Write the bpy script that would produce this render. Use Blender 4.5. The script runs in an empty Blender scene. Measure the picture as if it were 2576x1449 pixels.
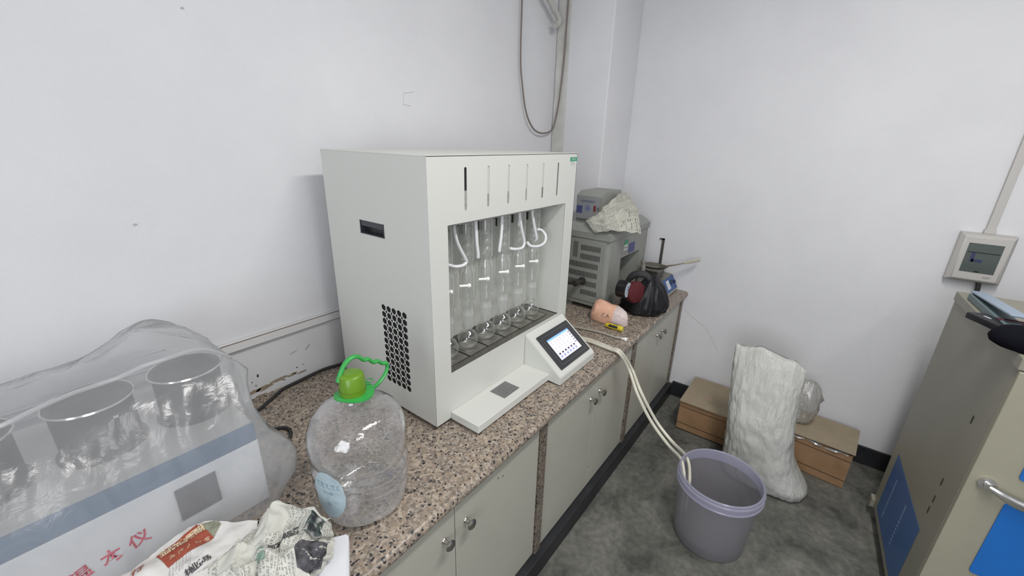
import bpy, bmesh, math, random
from mathutils import Vector, Matrix, noise
from mathutils.bvhtree import BVHTree
random.seed(7)
C = bpy.context.scene.collection
SC = bpy.context.scene
V = Vector

# ------------------------------------------------------------------ camera
CAM = V((0, 0, 1.665))
FPX = 1054.0
dX = V((850, -351, FPX)).normalized()
dD = V((-82, 2965, FPX)).normalized()
dX = (dX - dX.dot(dD) * dD).normalized()
aZ = -dD
aX = dX
aY = aZ.cross(aX)
RW = Matrix((aX, aY, aZ))                       # world = RW @ camera(x right, y down, z forward)
right, down, fwd = RW.col[0], RW.col[1], RW.col[2]
cd = bpy.data.cameras.new('camera')
cam = bpy.data.objects.new('camera', cd)
C.objects.link(cam)
cd.sensor_fit = 'HORIZONTAL'
cd.sensor_width = 36.0
cd.lens = FPX / 2576 * 36
cd.clip_start = 0.01
m = Matrix.Identity(4)
for i in range(3):
    m[i][0] = right[i]
    m[i][1] = -down[i]
    m[i][2] = -fwd[i]
    m[i][3] = CAM[i]
cam.matrix_world = m
SC.camera = cam

def P(px, py, x=None, y=None, z=None):
    """where the sight line of a photo point meets a wall, front or table plane of the room"""
    r = RW @ V((px - 1288, py - 724.5, FPX))
    if x is not None: t = (x - CAM.x) / r.x
    elif y is not None: t = (y - CAM.y) / r.y
    else: t = (z - CAM.z) / r.z
    return CAM + r * t

# ------------------------------------------------------------------ world, lights, exposure
SC.view_settings.view_transform = 'Standard'
SC.view_settings.look = 'None'
SC.view_settings.gamma = 1.0
SC.view_settings.exposure = 0.06
w = bpy.data.worlds.new('world')
SC.world = w
w.use_nodes = True
w.node_tree.nodes['Background'].inputs[0].default_value = (0.85, 0.9, 1.0, 1)
w.node_tree.nodes['Background'].inputs[1].default_value = 0.3
def area(name, loc, sx, sy, power, col, rot=(0, 0, 0)):
    l = bpy.data.lights.new(name, 'AREA')
    l.shape = 'RECTANGLE'; l.size = sx; l.size_y = sy; l.energy = power; l.color = col
    o = bpy.data.objects.new(name, l)
    o.location = loc; o.rotation_euler = rot
    C.objects.link(o)
    return o
area('ceiling_tube_near_counter', (0.95, -0.30, 2.86), 1.2, 0.16, 36, (1.0, 0.975, 0.95))
area('ceiling_tube_behind', (-0.6, -1.3, 2.86), 1.2, 0.16, 17, (1.0, 0.98, 0.97))
area('fill_light_behind', (-1.96, -0.4, 1.7), 1.6, 1.3, 34, (0.92, 0.95, 1.0), (0, math.radians(-90), 0))  # added fill from behind the camera; that wall has no window

# ------------------------------------------------------------------ materials
MATS = {}
def mat(name, col, rough=0.5, metal=0.0, spec=0.5, noise_amt=0.0, noise_scale=40, bump=0.0, bump_scale=200, emit=0.0, coat=0.0):
    if name in MATS: return MATS[name]
    m = bpy.data.materials.new(name); m.use_nodes = True
    nt = m.node_tree; b = nt.nodes['Principled BSDF']
    b.inputs['Base Color'].default_value = (*col, 1)
    b.inputs['Roughness'].default_value = rough
    b.inputs['Metallic'].default_value = metal
    b.inputs['Specular IOR Level'].default_value = spec
    b.inputs['Coat Weight'].default_value = coat
    tc = nt.nodes.new('ShaderNodeTexCoord')
    if noise_amt > 0:
        n = nt.nodes.new('ShaderNodeTexNoise'); n.inputs['Scale'].default_value = noise_scale
        n.inputs['Detail'].default_value = 6; n.inputs['Roughness'].default_value = 0.65
        nt.links.new(tc.outputs['Object'], n.inputs['Vector'])
        mx = nt.nodes.new('ShaderNodeMix'); mx.data_type = 'RGBA'
        mx.inputs[6].default_value = (*[c * (1 - noise_amt) for c in col], 1)
        mx.inputs[7].default_value = (*[min(1, c * (1 + noise_amt)) for c in col], 1)
        rp = nt.nodes.new('ShaderNodeMapRange'); rp.inputs[1].default_value = 0.3; rp.inputs[2].default_value = 0.7
        nt.links.new(n.outputs[0], rp.inputs[0]); nt.links.new(rp.outputs[0], mx.inputs[0])
        nt.links.new(mx.outputs[2], b.inputs['Base Color'])
    if bump > 0:
        n2 = nt.nodes.new('ShaderNodeTexNoise'); n2.inputs['Scale'].default_value = bump_scale; n2.inputs['Detail'].default_value = 4
        nt.links.new(tc.outputs['Object'], n2.inputs['Vector'])
        bp = nt.nodes.new('ShaderNodeBump'); bp.inputs['Strength'].default_value = bump; bp.inputs['Distance'].default_value = 0.002
        nt.links.new(n2.outputs[0], bp.inputs['Height']); nt.links.new(bp.outputs[0], b.inputs['Normal'])
    if emit > 0:
        b.inputs['Emission Color'].default_value = (*col, 1); b.inputs['Emission Strength'].default_value = emit
    MATS[name] = m
    return m

def N(nt, t, **kw):
    n = nt.nodes.new(t)
    for k, v in kw.items():
        if k.startswith('i_'):
            key = k[2:]
            n.inputs[int(key) if key.isdigit() else key.replace('_', ' ')].default_value = v
        else: setattr(n, k, v)
    return n

def ramp(nt, src, stops, interp='LINEAR'):
    r = nt.nodes.new('ShaderNodeValToRGB'); r.color_ramp.interpolation = interp
    e = r.color_ramp.elements
    e[0].position, e[0].color = stops[0][0], (*stops[0][1], 1)
    e[1].position, e[1].color = stops[-1][0], (*stops[-1][1], 1)
    for p, c in stops[1:-1]:
        q = e.new(p); q.color = (*c, 1)
    nt.links.new(src, r.inputs[0])
    return r.outputs[0]

def mixc(nt, fac, a, b, mode='MIX'):
    x = nt.nodes.new('ShaderNodeMix'); x.data_type = 'RGBA'; x.blend_type = mode
    for s, i in ((fac, 0), (a, 6), (b, 7)):
        if hasattr(s, 'node'): nt.links.new(s, x.inputs[i])
        elif i == 0: x.inputs[0].default_value = s
        else: x.inputs[i].default_value = (*s, 1)
    return x.outputs[2]

def granite(name, dark=1.0):
    m = bpy.data.materials.new(name); m.use_nodes = True; nt = m.node_tree; b = nt.nodes['Principled BSDF']
    tc = N(nt, 'ShaderNodeTexCoord')
    wn = N(nt, 'ShaderNodeTexNoise', i_Scale=55.0, i_Detail=3.0); nt.links.new(tc.outputs['Object'], wn.inputs['Vector'])
    vm = N(nt, 'ShaderNodeVectorMath', operation='SCALE'); vm.inputs[3].default_value = 0.02
    nt.links.new(wn.outputs[1], vm.inputs[0])
    ad = N(nt, 'ShaderNodeVectorMath', operation='ADD'); nt.links.new(tc.outputs['Object'], ad.inputs[0]); nt.links.new(vm.outputs[0], ad.inputs[1])
    v1 = N(nt, 'ShaderNodeTexVoronoi', i_Scale=150.0); nt.links.new(ad.outputs[0], v1.inputs['Vector'])
    sep = N(nt, 'ShaderNodeSeparateColor'); nt.links.new(v1.outputs['Color'], sep.inputs[0])
    base = ramp(nt, sep.outputs[0], [(0.0, (0.315, 0.26, 0.205)), (0.3, (0.24, 0.205, 0.165)), (0.55, (0.39, 0.345, 0.285)), (0.8, (0.185, 0.16, 0.135)), (1.0, (0.33, 0.265, 0.21))], 'CONSTANT')
    n2 = N(nt, 'ShaderNodeTexNoise', i_Scale=26.0, i_Detail=5.0); nt.links.new(tc.outputs['Object'], n2.inputs['Vector'])
    tone = ramp(nt, n2.outputs[0], [(0.3, (0.82, 0.82, 0.84)), (0.7, (1.1, 1.05, 1.0))])
    c1 = mixc(nt, 1.0, base, tone, 'MULTIPLY')
    v2 = N(nt, 'ShaderNodeTexVoronoi', i_Scale=125.0); nt.links.new(ad.outputs[0], v2.inputs['Vector'])
    s2 = N(nt, 'ShaderNodeSeparateColor'); nt.links.new(v2.outputs['Color'], s2.inputs[0])
    lt = N(nt, 'ShaderNodeMath', operation='LESS_THAN'); lt.inputs[1].default_value = 0.23; nt.links.new(s2.outputs[1], lt.inputs[0])
    l3 = N(nt, 'ShaderNodeMath', operation='LESS_THAN'); l3.inputs[1].default_value = 0.46; nt.links.new(v2.outputs['Distance'], l3.inputs[0])
    mu = N(nt, 'ShaderNodeMath', operation='MULTIPLY'); nt.links.new(lt.outputs[0], mu.inputs[0]); nt.links.new(l3.outputs[0], mu.inputs[1])
    c2 = mixc(nt, mu.outputs[0], c1, (0.028, 0.028, 0.032))
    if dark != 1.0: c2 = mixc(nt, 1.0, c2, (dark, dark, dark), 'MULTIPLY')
    # slab joints across the worktop
    sx = N(nt, 'ShaderNodeSeparateXYZ'); nt.links.new(tc.outputs['Object'], sx.inputs[0])
    prev = c2
    for jx in ((1.045, 1.91) if dark == 1.0 else ()):
        s = N(nt, 'ShaderNodeMath', operation='SUBTRACT'); s.inputs[1].default_value = jx; nt.links.new(sx.outputs[0], s.inputs[0])
        a = N(nt, 'ShaderNodeMath', operation='ABSOLUTE'); nt.links.new(s.outputs[0], a.inputs[0])
        l = N(nt, 'ShaderNodeMath', operation='LESS_THAN'); l.inputs[1].default_value = 0.0013; nt.links.new(a.outputs[0], l.inputs[0])
        prev = mixc(nt, l.outputs[0], prev, (0.06, 0.05, 0.045))
    nt.links.new(prev, b.inputs['Base Color'])
    b.inputs['Roughness'].default_value = 0.32
    b.inputs['Specular IOR Level'].default_value = 0.4
    return m

def wallmat():
    m = bpy.data.materials.new('painted plaster'); m.use_nodes = True; nt = m.node_tree; b = nt.nodes['Principled BSDF']
    tc = N(nt, 'ShaderNodeTexCoord')
    n = N(nt, 'ShaderNodeTexNoise', i_Scale=3.0, i_Detail=6.0, i_Roughness=0.6); nt.links.new(tc.outputs['Object'], n.inputs['Vector'])
    c = ramp(nt, n.outputs[0], [(0.35, (0.68, 0.685, 0.705)), (0.65, (0.715, 0.72, 0.738))])
    # sparse scuffs and specks
    v = N(nt, 'ShaderNodeTexVoronoi', i_Scale=2.2); nt.links.new(tc.outputs['Object'], v.inputs['Vector'])
    n3 = N(nt, 'ShaderNodeTexNoise', i_Scale=45.0, i_Detail=3.0); nt.links.new(tc.outputs['Object'], n3.inputs['Vector'])
    a = N(nt, 'ShaderNodeMath', operation='MULTIPLY_ADD'); a.inputs[1].default_value = 0.05; a.inputs[2].default_value = -0.018
    nt.links.new(n3.outputs[0], a.inputs[0])
    s = N(nt, 'ShaderNodeMath', operation='LESS_THAN'); nt.links.new(v.outputs['Distance'], s.inputs[0]); nt.links.new(a.outputs[0], s.inputs[1])
    f = N(nt, 'ShaderNodeMath', operation='MULTIPLY'); f.inputs[1].default_value = 0.35; nt.links.new(s.outputs[0], f.inputs[0])
    c = mixc(nt, f.outputs[0], c, (0.35, 0.34, 0.32))
    nt.links.new(c, b.inputs['Base Color'])
    b.inputs['Roughness'].default_value = 0.75; b.inputs['Specular IOR Level'].default_value = 0.25
    n2 = N(nt, 'ShaderNodeTexNoise', i_Scale=130.0, i_Detail=3.0); nt.links.new(tc.outputs['Object'], n2.inputs['Vector'])
    bp = N(nt, 'ShaderNodeBump', i_Strength=0.25, i_Distance=0.002); nt.links.new(n2.outputs[0], bp.inputs['Height']); nt.links.new(bp.outputs[0], b.inputs['Normal'])
    return m

def floormat():
    m = bpy.data.materials.new('worn concrete'); m.use_nodes = True; nt = m.node_tree; b = nt.nodes['Principled BSDF']
    tc = N(nt, 'ShaderNodeTexCoord')
    n = N(nt, 'ShaderNodeTexNoise', i_Scale=5.0, i_Detail=9.0, i_Roughness=0.62, i_Distortion=0.6); nt.links.new(tc.outputs['Object'], n.inputs['Vector'])
    c = ramp(nt, n.outputs[0], [(0.3, (0.035, 0.035, 0.031)), (0.44, (0.105, 0.106, 0.094)), (0.6, (0.16, 0.16, 0.142)), (0.8, (0.25, 0.25, 0.225))])
    n2 = N(nt, 'ShaderNodeTexNoise', i_Scale=38.0, i_Detail=6.0); nt.links.new(tc.outputs['Object'], n2.inputs['Vector'])
    t = ramp(nt, n2.outputs[0], [(0.3, (0.7, 0.7, 0.7)), (0.7, (1.15, 1.15, 1.12))])
    c = mixc(nt, 1.0, c, t, 'MULTIPLY')
    nt.links.new(c, b.inputs['Base Color'])
    b.inputs['Roughness'].default_value = 0.55
    bp = N(nt, 'ShaderNodeBump', i_Strength=0.2, i_Distance=0.003); nt.links.new(n2.outputs[0], bp.inputs['Height']); nt.links.new(bp.outputs[0], b.inputs['Normal'])
    return m

def clearmat(name, tint, edge, edge_power=3.0, gloss_rough=0.04, milk=0.0, milk_col=(0.8, 0.82, 0.84), bump=0.0, bscale=40, gloss_gain=1.0):
    """thin clear wall: see-through, fresnel gloss, edges gather a little whiteness"""
    m = bpy.data.materials.new(name); m.use_nodes = True; nt = m.node_tree
    nt.nodes.remove(nt.nodes['Principled BSDF']); out = nt.nodes['Material Output']
    tr = N(nt, 'ShaderNodeBsdfTransparent'); tr.inputs[0].default_value = (*tint, 1)
    di = N(nt, 'ShaderNodeBsdfDiffuse'); di.inputs[0].default_value = (*milk_col, 1)
    tl = N(nt, 'ShaderNodeBsdfTranslucent'); tl.inputs[0].default_value = (*milk_col, 1)
    gl = N(nt, 'ShaderNodeBsdfGlossy'); gl.inputs['Roughness'].default_value = gloss_rough
    lw = N(nt, 'ShaderNodeLayerWeight', i_Blend=0.5); fr = N(nt, 'ShaderNodeLayerWeight', i_Blend=0.5)
    f5 = N(nt, 'ShaderNodeMath', operation='POWER'); f5.inputs[1].default_value = 4.5; nt.links.new(fr.outputs['Facing'], f5.inputs[0])
    f6 = N(nt, 'ShaderNodeMath', operation='MULTIPLY_ADD'); f6.inputs[1].default_value = 0.8; f6.inputs[2].default_value = 0.045; nt.links.new(f5.outputs[0], f6.inputs[0])
    if bump > 0:
        tc = N(nt, 'ShaderNodeTexCoord'); n2 = N(nt, 'ShaderNodeTexNoise', i_Scale=float(bscale), i_Detail=5.0, i_Distortion=0.8)
        nt.links.new(tc.outputs['Object'], n2.inputs['Vector'])
        bp = N(nt, 'ShaderNodeBump', i_Strength=bump, i_Distance=0.006); nt.links.new(n2.outputs[0], bp.inputs['Height'])
        for q in (di, gl, fr, lw): nt.links.new(bp.outputs[0], q.inputs['Normal'])
    md = N(nt, 'ShaderNodeMixShader'); md.inputs[0].default_value = 0.5
    nt.links.new(di.outputs[0], md.inputs[1]); nt.links.new(tl.outputs[0], md.inputs[2])
    pw = N(nt, 'ShaderNodeMath', operation='POWER'); pw.inputs[1].default_value = edge_power; nt.links.new(lw.outputs['Facing'], pw.inputs[0])
    ma = N(nt, 'ShaderNodeMath', operation='MULTIPLY_ADD'); ma.inputs[1].default_value = edge; ma.inputs[2].default_value = milk; ma.use_clamp = True
    nt.links.new(pw.outputs[0], ma.inputs[0])
    m1 = N(nt, 'ShaderNodeMixShader'); nt.links.new(ma.outputs[0], m1.inputs[0]); nt.links.new(tr.outputs[0], m1.inputs[1]); nt.links.new(md.outputs[0], m1.inputs[2])
    g2 = N(nt, 'ShaderNodeMath', operation='MULTIPLY'); g2.inputs[1].default_value = gloss_gain; g2.use_clamp = True; nt.links.new(f6.outputs[0], g2.inputs[0])
    m2 = N(nt, 'ShaderNodeMixShader'); nt.links.new(g2.outputs[0], m2.inputs[0]); nt.links.new(m1.outputs[0], m2.inputs[1]); nt.links.new(gl.outputs[0], m2.inputs[2])
    nt.links.new(m2.outputs[0], out.inputs[0])
    MATS[name] = m
    return m

def newsprint(name, paper=(0.60, 0.585, 0.53), pictures=0.12, seed=0.0, blank=0.3, inkd=0.72):
    m = bpy.data.materials.new(name); m.use_nodes = True; nt = m.node_tree; b = nt.nodes['Principled BSDF']
    uv = N(nt, 'ShaderNodeUVMap'); uv.uv_map = 'UVMap'
    ofs = N(nt, 'ShaderNodeVectorMath', operation='ADD'); ofs.inputs[1].default_value = (seed, seed * 1.7, 0); nt.links.new(uv.outputs[0], ofs.inputs[0])
    s = N(nt, 'ShaderNodeSeparateXYZ'); nt.links.new(ofs.outputs[0], s.inputs[0])
    def mth(op, a, b_=None, c_=None):
        n = N(nt, 'ShaderNodeMath', operation=op)
        for i, q in enumerate((a, b_, c_)):
            if q is None: continue
            if hasattr(q, 'node'): nt.links.new(q, n.inputs[i])
            else: n.inputs[i].default_value = q
        return n.outputs[0]
    def cells(wd, ht, fill, dens):
        fx = mth('FRACT', mth('DIVIDE', s.outputs[0], wd)); fy = mth('FRACT', mth('DIVIDE', s.outputs[1], ht))
        inx = mth('LESS_THAN', fx, fill); iny = mth('LESS_THAN', fy, fill * 0.8)
        cb = N(nt, 'ShaderNodeCombineXYZ')
        nt.links.new(mth('FLOOR', mth('DIVIDE', s.outputs[0], wd)), cb.inputs[0]); nt.links.new(mth('FLOOR', mth('DIVIDE', s.outputs[1], ht)), cb.inputs[1])
        wn = N(nt, 'ShaderNodeTexWhiteNoise', noise_dimensions='2D'); nt.links.new(cb.outputs[0], wn.inputs['Vector'])
        fill2 = N(nt, 'ShaderNodeTexNoise', i_Scale=1.6 / wd, i_Detail=1.0); nt.links.new(ofs.outputs[0], fill2.inputs['Vector'])
        stroke = mth('GREATER_THAN', fill2.outputs[0], 0.47)
        return mth('MULTIPLY', mth('MULTIPLY', inx, iny), mth('MULTIPLY', mth('LESS_THAN', wn.outputs[0], dens), stroke))
    small = cells(0.0036, 0.0056, 0.82, 0.9)
    big = cells(0.012, 0.016, 0.8, 0.85)
    # page blocks
    bx = N(nt, 'ShaderNodeCombineXYZ')
    nt.links.new(mth('FLOOR', mth('DIVIDE', s.outputs[0], 0.062)), bx.inputs[0]); nt.links.new(mth('FLOOR', mth('DIVIDE', s.outputs[1], 0.047)), bx.inputs[1])
    wb = N(nt, 'ShaderNodeTexWhiteNoise', noise_dimensions='2D'); nt.links.new(bx.outputs[0], wb.inputs['Vector'])
    gut = mth('MULTIPLY', mth('GREATER_THAN', mth('FRACT', mth('DIVIDE', s.outputs[0], 0.062)), 0.07), mth('GREATER_THAN', mth('FRACT', mth('DIVIDE', s.outputs[1], 0.047)), 0.09))
    issmall = mth('MULTIPLY', mth('GREATER_THAN', wb.outputs[0], max(0.3, blank)), gut)
    isbig = mth('MULTIPLY', mth('MULTIPLY', mth('LESS_THAN', wb.outputs[0], 0.3 if blank <= 0.3 else 0.16), mth('GREATER_THAN', wb.outputs[0], 0.12)), gut)
    ink = mth('MAXIMUM', mth('MULTIPLY', small, issmall), mth('MULTIPLY', big, isbig))
    n4 = N(nt, 'ShaderNodeTexNoise', i_Scale=14.0, i_Detail=4.0); nt.links.new(ofs.outputs[0], n4.inputs['Vector'])
    pc = ramp(nt, n4.outputs[0], [(0.35, paper), (0.65, tuple(c * 0.86 for c in paper))])
    c1 = mixc(nt, mth('MULTIPLY', ink, inkd), pc, (0.05, 0.05, 0.055))
    if pictures > 0:
        ispic = mth('MULTIPLY', mth('LESS_THAN', wb.outputs[0], pictures), gut)
        n5 = N(nt, 'ShaderNodeTexNoise', i_Scale=70.0, i_Detail=6.0); nt.links.new(ofs.outputs[0], n5.inputs['Vector'])
        pic = ramp(nt, n5.outputs[0], [(0.4, (0.035, 0.035, 0.04)), (0.52, (0.10, 0.13, 0.12)), (0.62, (0.42, 0.40, 0.38))])
        c1 = mixc(nt, ispic, c1, pic)
    nt.links.new(c1, b.inputs['Base Color']); b.inputs['Roughness'].default_value = 0.85; b.inputs['Specular IOR Level'].default_value = 0.2
    MATS[name] = m
    return m

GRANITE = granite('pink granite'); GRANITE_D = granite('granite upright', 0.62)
WALL = wallmat(); FLOOR = floormat()
M_white = mat('white powder coat', (0.62, 0.63, 0.59), 0.42, bump=0.06, bump_scale=900)
M_door = mat('cream laminate', (0.44, 0.435, 0.375), 0.38, noise_amt=0.04, noise_scale=6)
M_kick = mat('black skirting paint', (0.016, 0.017, 0.020), 0.45, noise_amt=0.4, noise_scale=12)
M_carcass = mat('dark carcass', (0.06, 0.058, 0.05), 0.7)
M_steel = mat('brushed steel', (0.40, 0.39, 0.36), 0.34, 1.0, noise_amt=0.12, noise_scale=60)
M_chrome = mat('chrome', (0.75, 0.74, 0.72), 0.16, 1.0)
M_nickel = mat('worn nickel', (0.42, 0.40, 0.37), 0.28, 1.0)
M_black = mat('black plastic', (0.022, 0.023, 0.026), 0.4)
M_bezel = mat('dark grey bezel', (0.034, 0.036, 0.040), 0.32)
M_bezel2 = mat('bezel groove', (0.10, 0.105, 0.11), 0.35)
M_rubber = mat('black rubber', (0.02, 0.02, 0.02), 0.6)
M_furn = mat('grey enamel', (0.26, 0.27, 0.245), 0.42, noise_amt=0.06, noise_scale=8)
M_furn2 = mat('grey enamel recess', (0.21, 0.22, 0.20), 0.5)
M_dark = mat('dark slot', (0.012, 0.012, 0.013), 0.8)
M_grey = mat('grey paint', (0.18, 0.18, 0.175), 0.5)
M_bluepanel = mat('blue panel', (0.035, 0.085, 0.28), 0.4)
M_navy = mat('navy print', (0.06, 0.07, 0.19), 0.5)
M_red = mat('red rocker', (0.16, 0.025, 0.02), 0.3)
M_paleprint = mat('pale print', (0.62, 0.65, 0.70), 0.6)
M_green = mat('green sticker', (0.04, 0.30, 0.17), 0.5)
M_sticker = mat('white sticker', (0.66, 0.68, 0.64), 0.5)
M_trunk = mat('white plastic trunking', (0.70, 0.70, 0.70), 0.5)
M_trunkd = mat('dirty trunking', (0.56, 0.56, 0.53), 0.6, noise_amt=0.12, noise_scale=10)
M_cable = mat('grey cable', (0.20, 0.17, 0.15), 0.6)
M_hose = mat('milky silicone', (0.62, 0.60, 0.50), 0.35)
M_sil = mat('white silicone tube', (0.72, 0.73, 0.74), 0.35)
M_ptfe = mat('white stopcock', (0.85, 0.85, 0.84), 0.35)
M_card = mat('brown cardboard', (0.31, 0.185, 0.095), 0.85, noise_amt=0.14, noise_scale=14)
M_card2 = mat('faded cardboard lid', (0.31, 0.255, 0.175), 0.85, noise_amt=0.1, noise_scale=9)
M_cardedge = mat('dark cardboard edge', (0.09, 0.055, 0.03), 0.9)
M_cab = mat('olive grey steel cabinet', (0.27, 0.258, 0.205), 0.45, noise_amt=0.05, noise_scale=5)
M_cabf = mat('cabinet front paint', (0.33, 0.315, 0.24), 0.45, noise_amt=0.05, noise_scale=5)
M_notice = mat('blue notice', (0.038, 0.115, 0.30), 0.4, noise_amt=0.05, noise_scale=7)
M_notice2 = mat('blue plate', (0.012, 0.145, 0.50), 0.4, noise_amt=0.06, noise_scale=7)
M_sack = mat('white woven plastic', (0.50, 0.505, 0.475), 0.36)
def sack_relief():
    nt = M_sack.node_tree; b_ = nt.nodes['Principled BSDF']; tc = N(nt, 'ShaderNodeTexCoord'); mp = N(nt, 'ShaderNodeMapping'); mp.inputs['Scale'].default_value = (1, 1, 0.22); mp.inputs['Rotation'].default_value = (.35, 0, 0)
    nt.links.new(tc.outputs['Object'], mp.inputs[0])
    n1 = N(nt, 'ShaderNodeTexNoise', i_Scale=30.0, i_Detail=5.0, i_Roughness=0.5, i_Distortion=0.7); nt.links.new(mp.outputs[0], n1.inputs['Vector'])
    a1 = N(nt, 'ShaderNodeMath', operation='SUBTRACT'); a1.inputs[1].default_value = .5; nt.links.new(n1.outputs[0], a1.inputs[0])
    a2 = N(nt, 'ShaderNodeMath', operation='ABSOLUTE'); nt.links.new(a1.outputs[0], a2.inputs[0])
    bp = N(nt, 'ShaderNodeBump', i_Strength=0.6, i_Distance=0.016); nt.links.new(a2.outputs[0], bp.inputs['Height']); nt.links.new(bp.outputs[0], b_.inputs['Normal'])
sack_relief()
M_blackbag = mat('black polythene', (0.012, 0.012, 0.014), 0.36, spec=0.35, bump=0.9, bump_scale=60)
M_darkred = mat('dark red cloth', (0.085, 0.008, 0.012), 0.8)
M_paleblue = mat('pale blue disc', (0.50, 0.58, 0.64), 0.5)
M_pink = mat('peach packet', (0.72, 0.42, 0.29), 0.4, noise_amt=0.1, noise_scale=25)
M_pink2 = mat('pale packet end', (0.62, 0.52, 0.50), 0.4, noise_amt=0.12, noise_scale=60)
M_yellow = mat('yellow handle', (0.62, 0.50, 0.03), 0.35)
M_foam = mat('white foam', (0.72, 0.73, 0.76), 0.7, bump=0.2, bump_scale=150)
M_bluestripe = mat('blue stripe', (0.0, 0.07, 0.165), 0.5)
M_bathw = mat('bath white enamel', (0.66, 0.68, 0.70), 0.4)
M_pot = mat('dark steel pot', (0.025, 0.028, 0.030), 0.5, 0.2)
M_redink = mat('red marker ink', (0.40, 0.12, 0.15), 0.7)
M_blackink = mat('black ink', (0.05, 0.05, 0.055), 0.8)
M_redad = mat('brown red advert', (0.30, 0.065, 0.035), 0.8, noise_amt=0.2, noise_scale=30)
M_cream = mat('cream print', (0.68, 0.56, 0.38), 0.8)
M_olive = mat('olive print', (0.22, 0.23, 0.17), 0.8, noise_amt=0.4, noise_scale=60)
M_capg = mat('lime green cap', (0.13, 0.27, 0.015), 0.3)
M_hang = mat('green handle', (0.035, 0.34, 0.065), 0.35)
M_labelb = mat('pale blue label', (0.42, 0.53, 0.58), 0.5, noise_amt=0.08, noise_scale=50)
M_tin = mat('dirty stainless', (0.30, 0.285, 0.25), 0.4, 0.7, noise_amt=0.2, noise_scale=30)
M_bluegrey = mat('blue grey metal', (0.27, 0.34, 0.43), 0.4)
M_teal = mat('teal ribbed side', (0.12, 0.17, 0.18), 0.5)
M_boxcase = mat('off white box', (0.50, 0.485, 0.46), 0.45)
M_boxwin = mat('smoky window', (0.085, 0.105, 0.10), 0.18)
M_wood = mat('bamboo handle', (0.46, 0.44, 0.36), 0.6)
M_cloth = mat('black cloth', (0.006, 0.006, 0.010), 0.95, spec=0.08, bump=0.4, bump_scale=160)
M_screen = mat('lit screen', (0.72, 0.68, 0.86), 0.3, emit=0.42)
M_screenblue = mat('lit screen title bar', (0.20, 0.42, 0.86), 0.3, emit=0.5)
M_screenmark = mat('screen marks', (0.30, 0.28, 0.36), 0.4)
M_screendark = mat('screen icons', (0.05, 0.03, 0.08), 0.4)
M_screenlb = mat('screen buttons', (0.34, 0.40, 0.68), 0.4, emit=0.15)
G_glass = clearmat('laboratory glass', (0.97, 0.975, 0.965), 0.55, 1.6, 0.05, 0.13, (0.95, 0.97, 0.94), gloss_gain=2.5)
G_flask = clearmat('thin flask glass', (0.985, 0.99, 0.98), 0.75, 3.2, 0.04, 0.02, (0.95, 0.96, 0.94), gloss_gain=2.5)
G_frost = clearmat('ground glass joint', (0.95, 0.96, 0.95), 0.5, 2.0, 0.25, 0.35, (0.85, 0.87, 0.85), gloss_gain=0.6)
G_bottle = clearmat('clear bottle plastic', (0.98, 0.982, 0.985), 0.75, 2.0, 0.05, 0.09, (0.88, 0.89, 0.91), bump=0.55, bscale=18, gloss_gain=3.0)
G_film = clearmat('cloudy plastic film', (0.985, 0.987, 0.99), 0.3, 1.6, 0.24, 0.37, (0.80, 0.81, 0.82), bump=0.55, bscale=20, gloss_gain=1.25)
G_bag = clearmat('clear crinkled bag', (0.985, 0.985, 0.975), 0.35, 1.3, 0.15, 0.24, (0.75, 0.74, 0.70), bump=0.8, bscale=45, gloss_gain=3.0)
G_pail = clearmat('translucent lilac pail', (0.90, 0.895, 0.91), 0.15, 2.0, 0.3, 0.42, (0.47, 0.46, 0.50), gloss_gain=0.8)
G_pailrim = clearmat('lilac pail rim', (0.92, 0.92, 0.97), 0.35, 2.0, 0.2, 0.55, (0.62, 0.62, 0.76), gloss_gain=0.9)
G_tape = clearmat('clear tape', (0.9, 0.9, 0.88), 0.2, 2.0, 0.08, 0.18, (0.6, 0.6, 0.58))
NEWS_A = newsprint('newsprint sheet', (0.66, 0.645, 0.62), 0.0, 3.1, 0.86, 0.5)
NEWS_B = newsprint('newsprint crumpled', (0.62, 0.62, 0.56), 0.06, 1.37, 0.38, 0.55)
NEWS_C = newsprint('newsprint old', (0.50, 0.495, 0.43), 0.0, 7.7, 0.3, 0.6)

# ------------------------------------------------------------------ builders
def obj(name, bm, mats, parent=None, smooth=False, sharp=40):
    me = bpy.data.meshes.new(name)
    bmesh.ops.recalc_face_normals(bm, faces=bm.faces[:])
    if smooth:
        lim = math.radians(sharp)
        for f in bm.faces: f.smooth = True
        for e in bm.edges:
            if len(e.link_faces) == 2 and e.calc_face_angle(0) > lim: e.smooth = False
    bm.to_mesh(me); bm.free()
    o = bpy.data.objects.new(name, me)
    for mm in (mats if isinstance(mats, (list, tuple)) else [mats]): me.materials.append(mm)
    C.objects.link(o)
    if parent is not None:
        o.parent = parent
        o.matrix_parent_inverse = parent.matrix_basis.inverted()
    return o

def tag(o, label, cat, group=None):
    o['label'] = label; o['category'] = cat
    if group: o['group'] = group
    return o
def thing(name, label, cat, loc=(0, 0, 0), group=None):
    o = bpy.data.objects.new(name, None); C.objects.link(o); o.location = loc; o.empty_display_size = 0.05
    return tag(o, label, cat, group)
def struct(name, bm, m, parent=None):
    o = obj(name, bm, m, parent)
    if parent is None: o['kind'] = 'structure'
    return o

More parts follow.
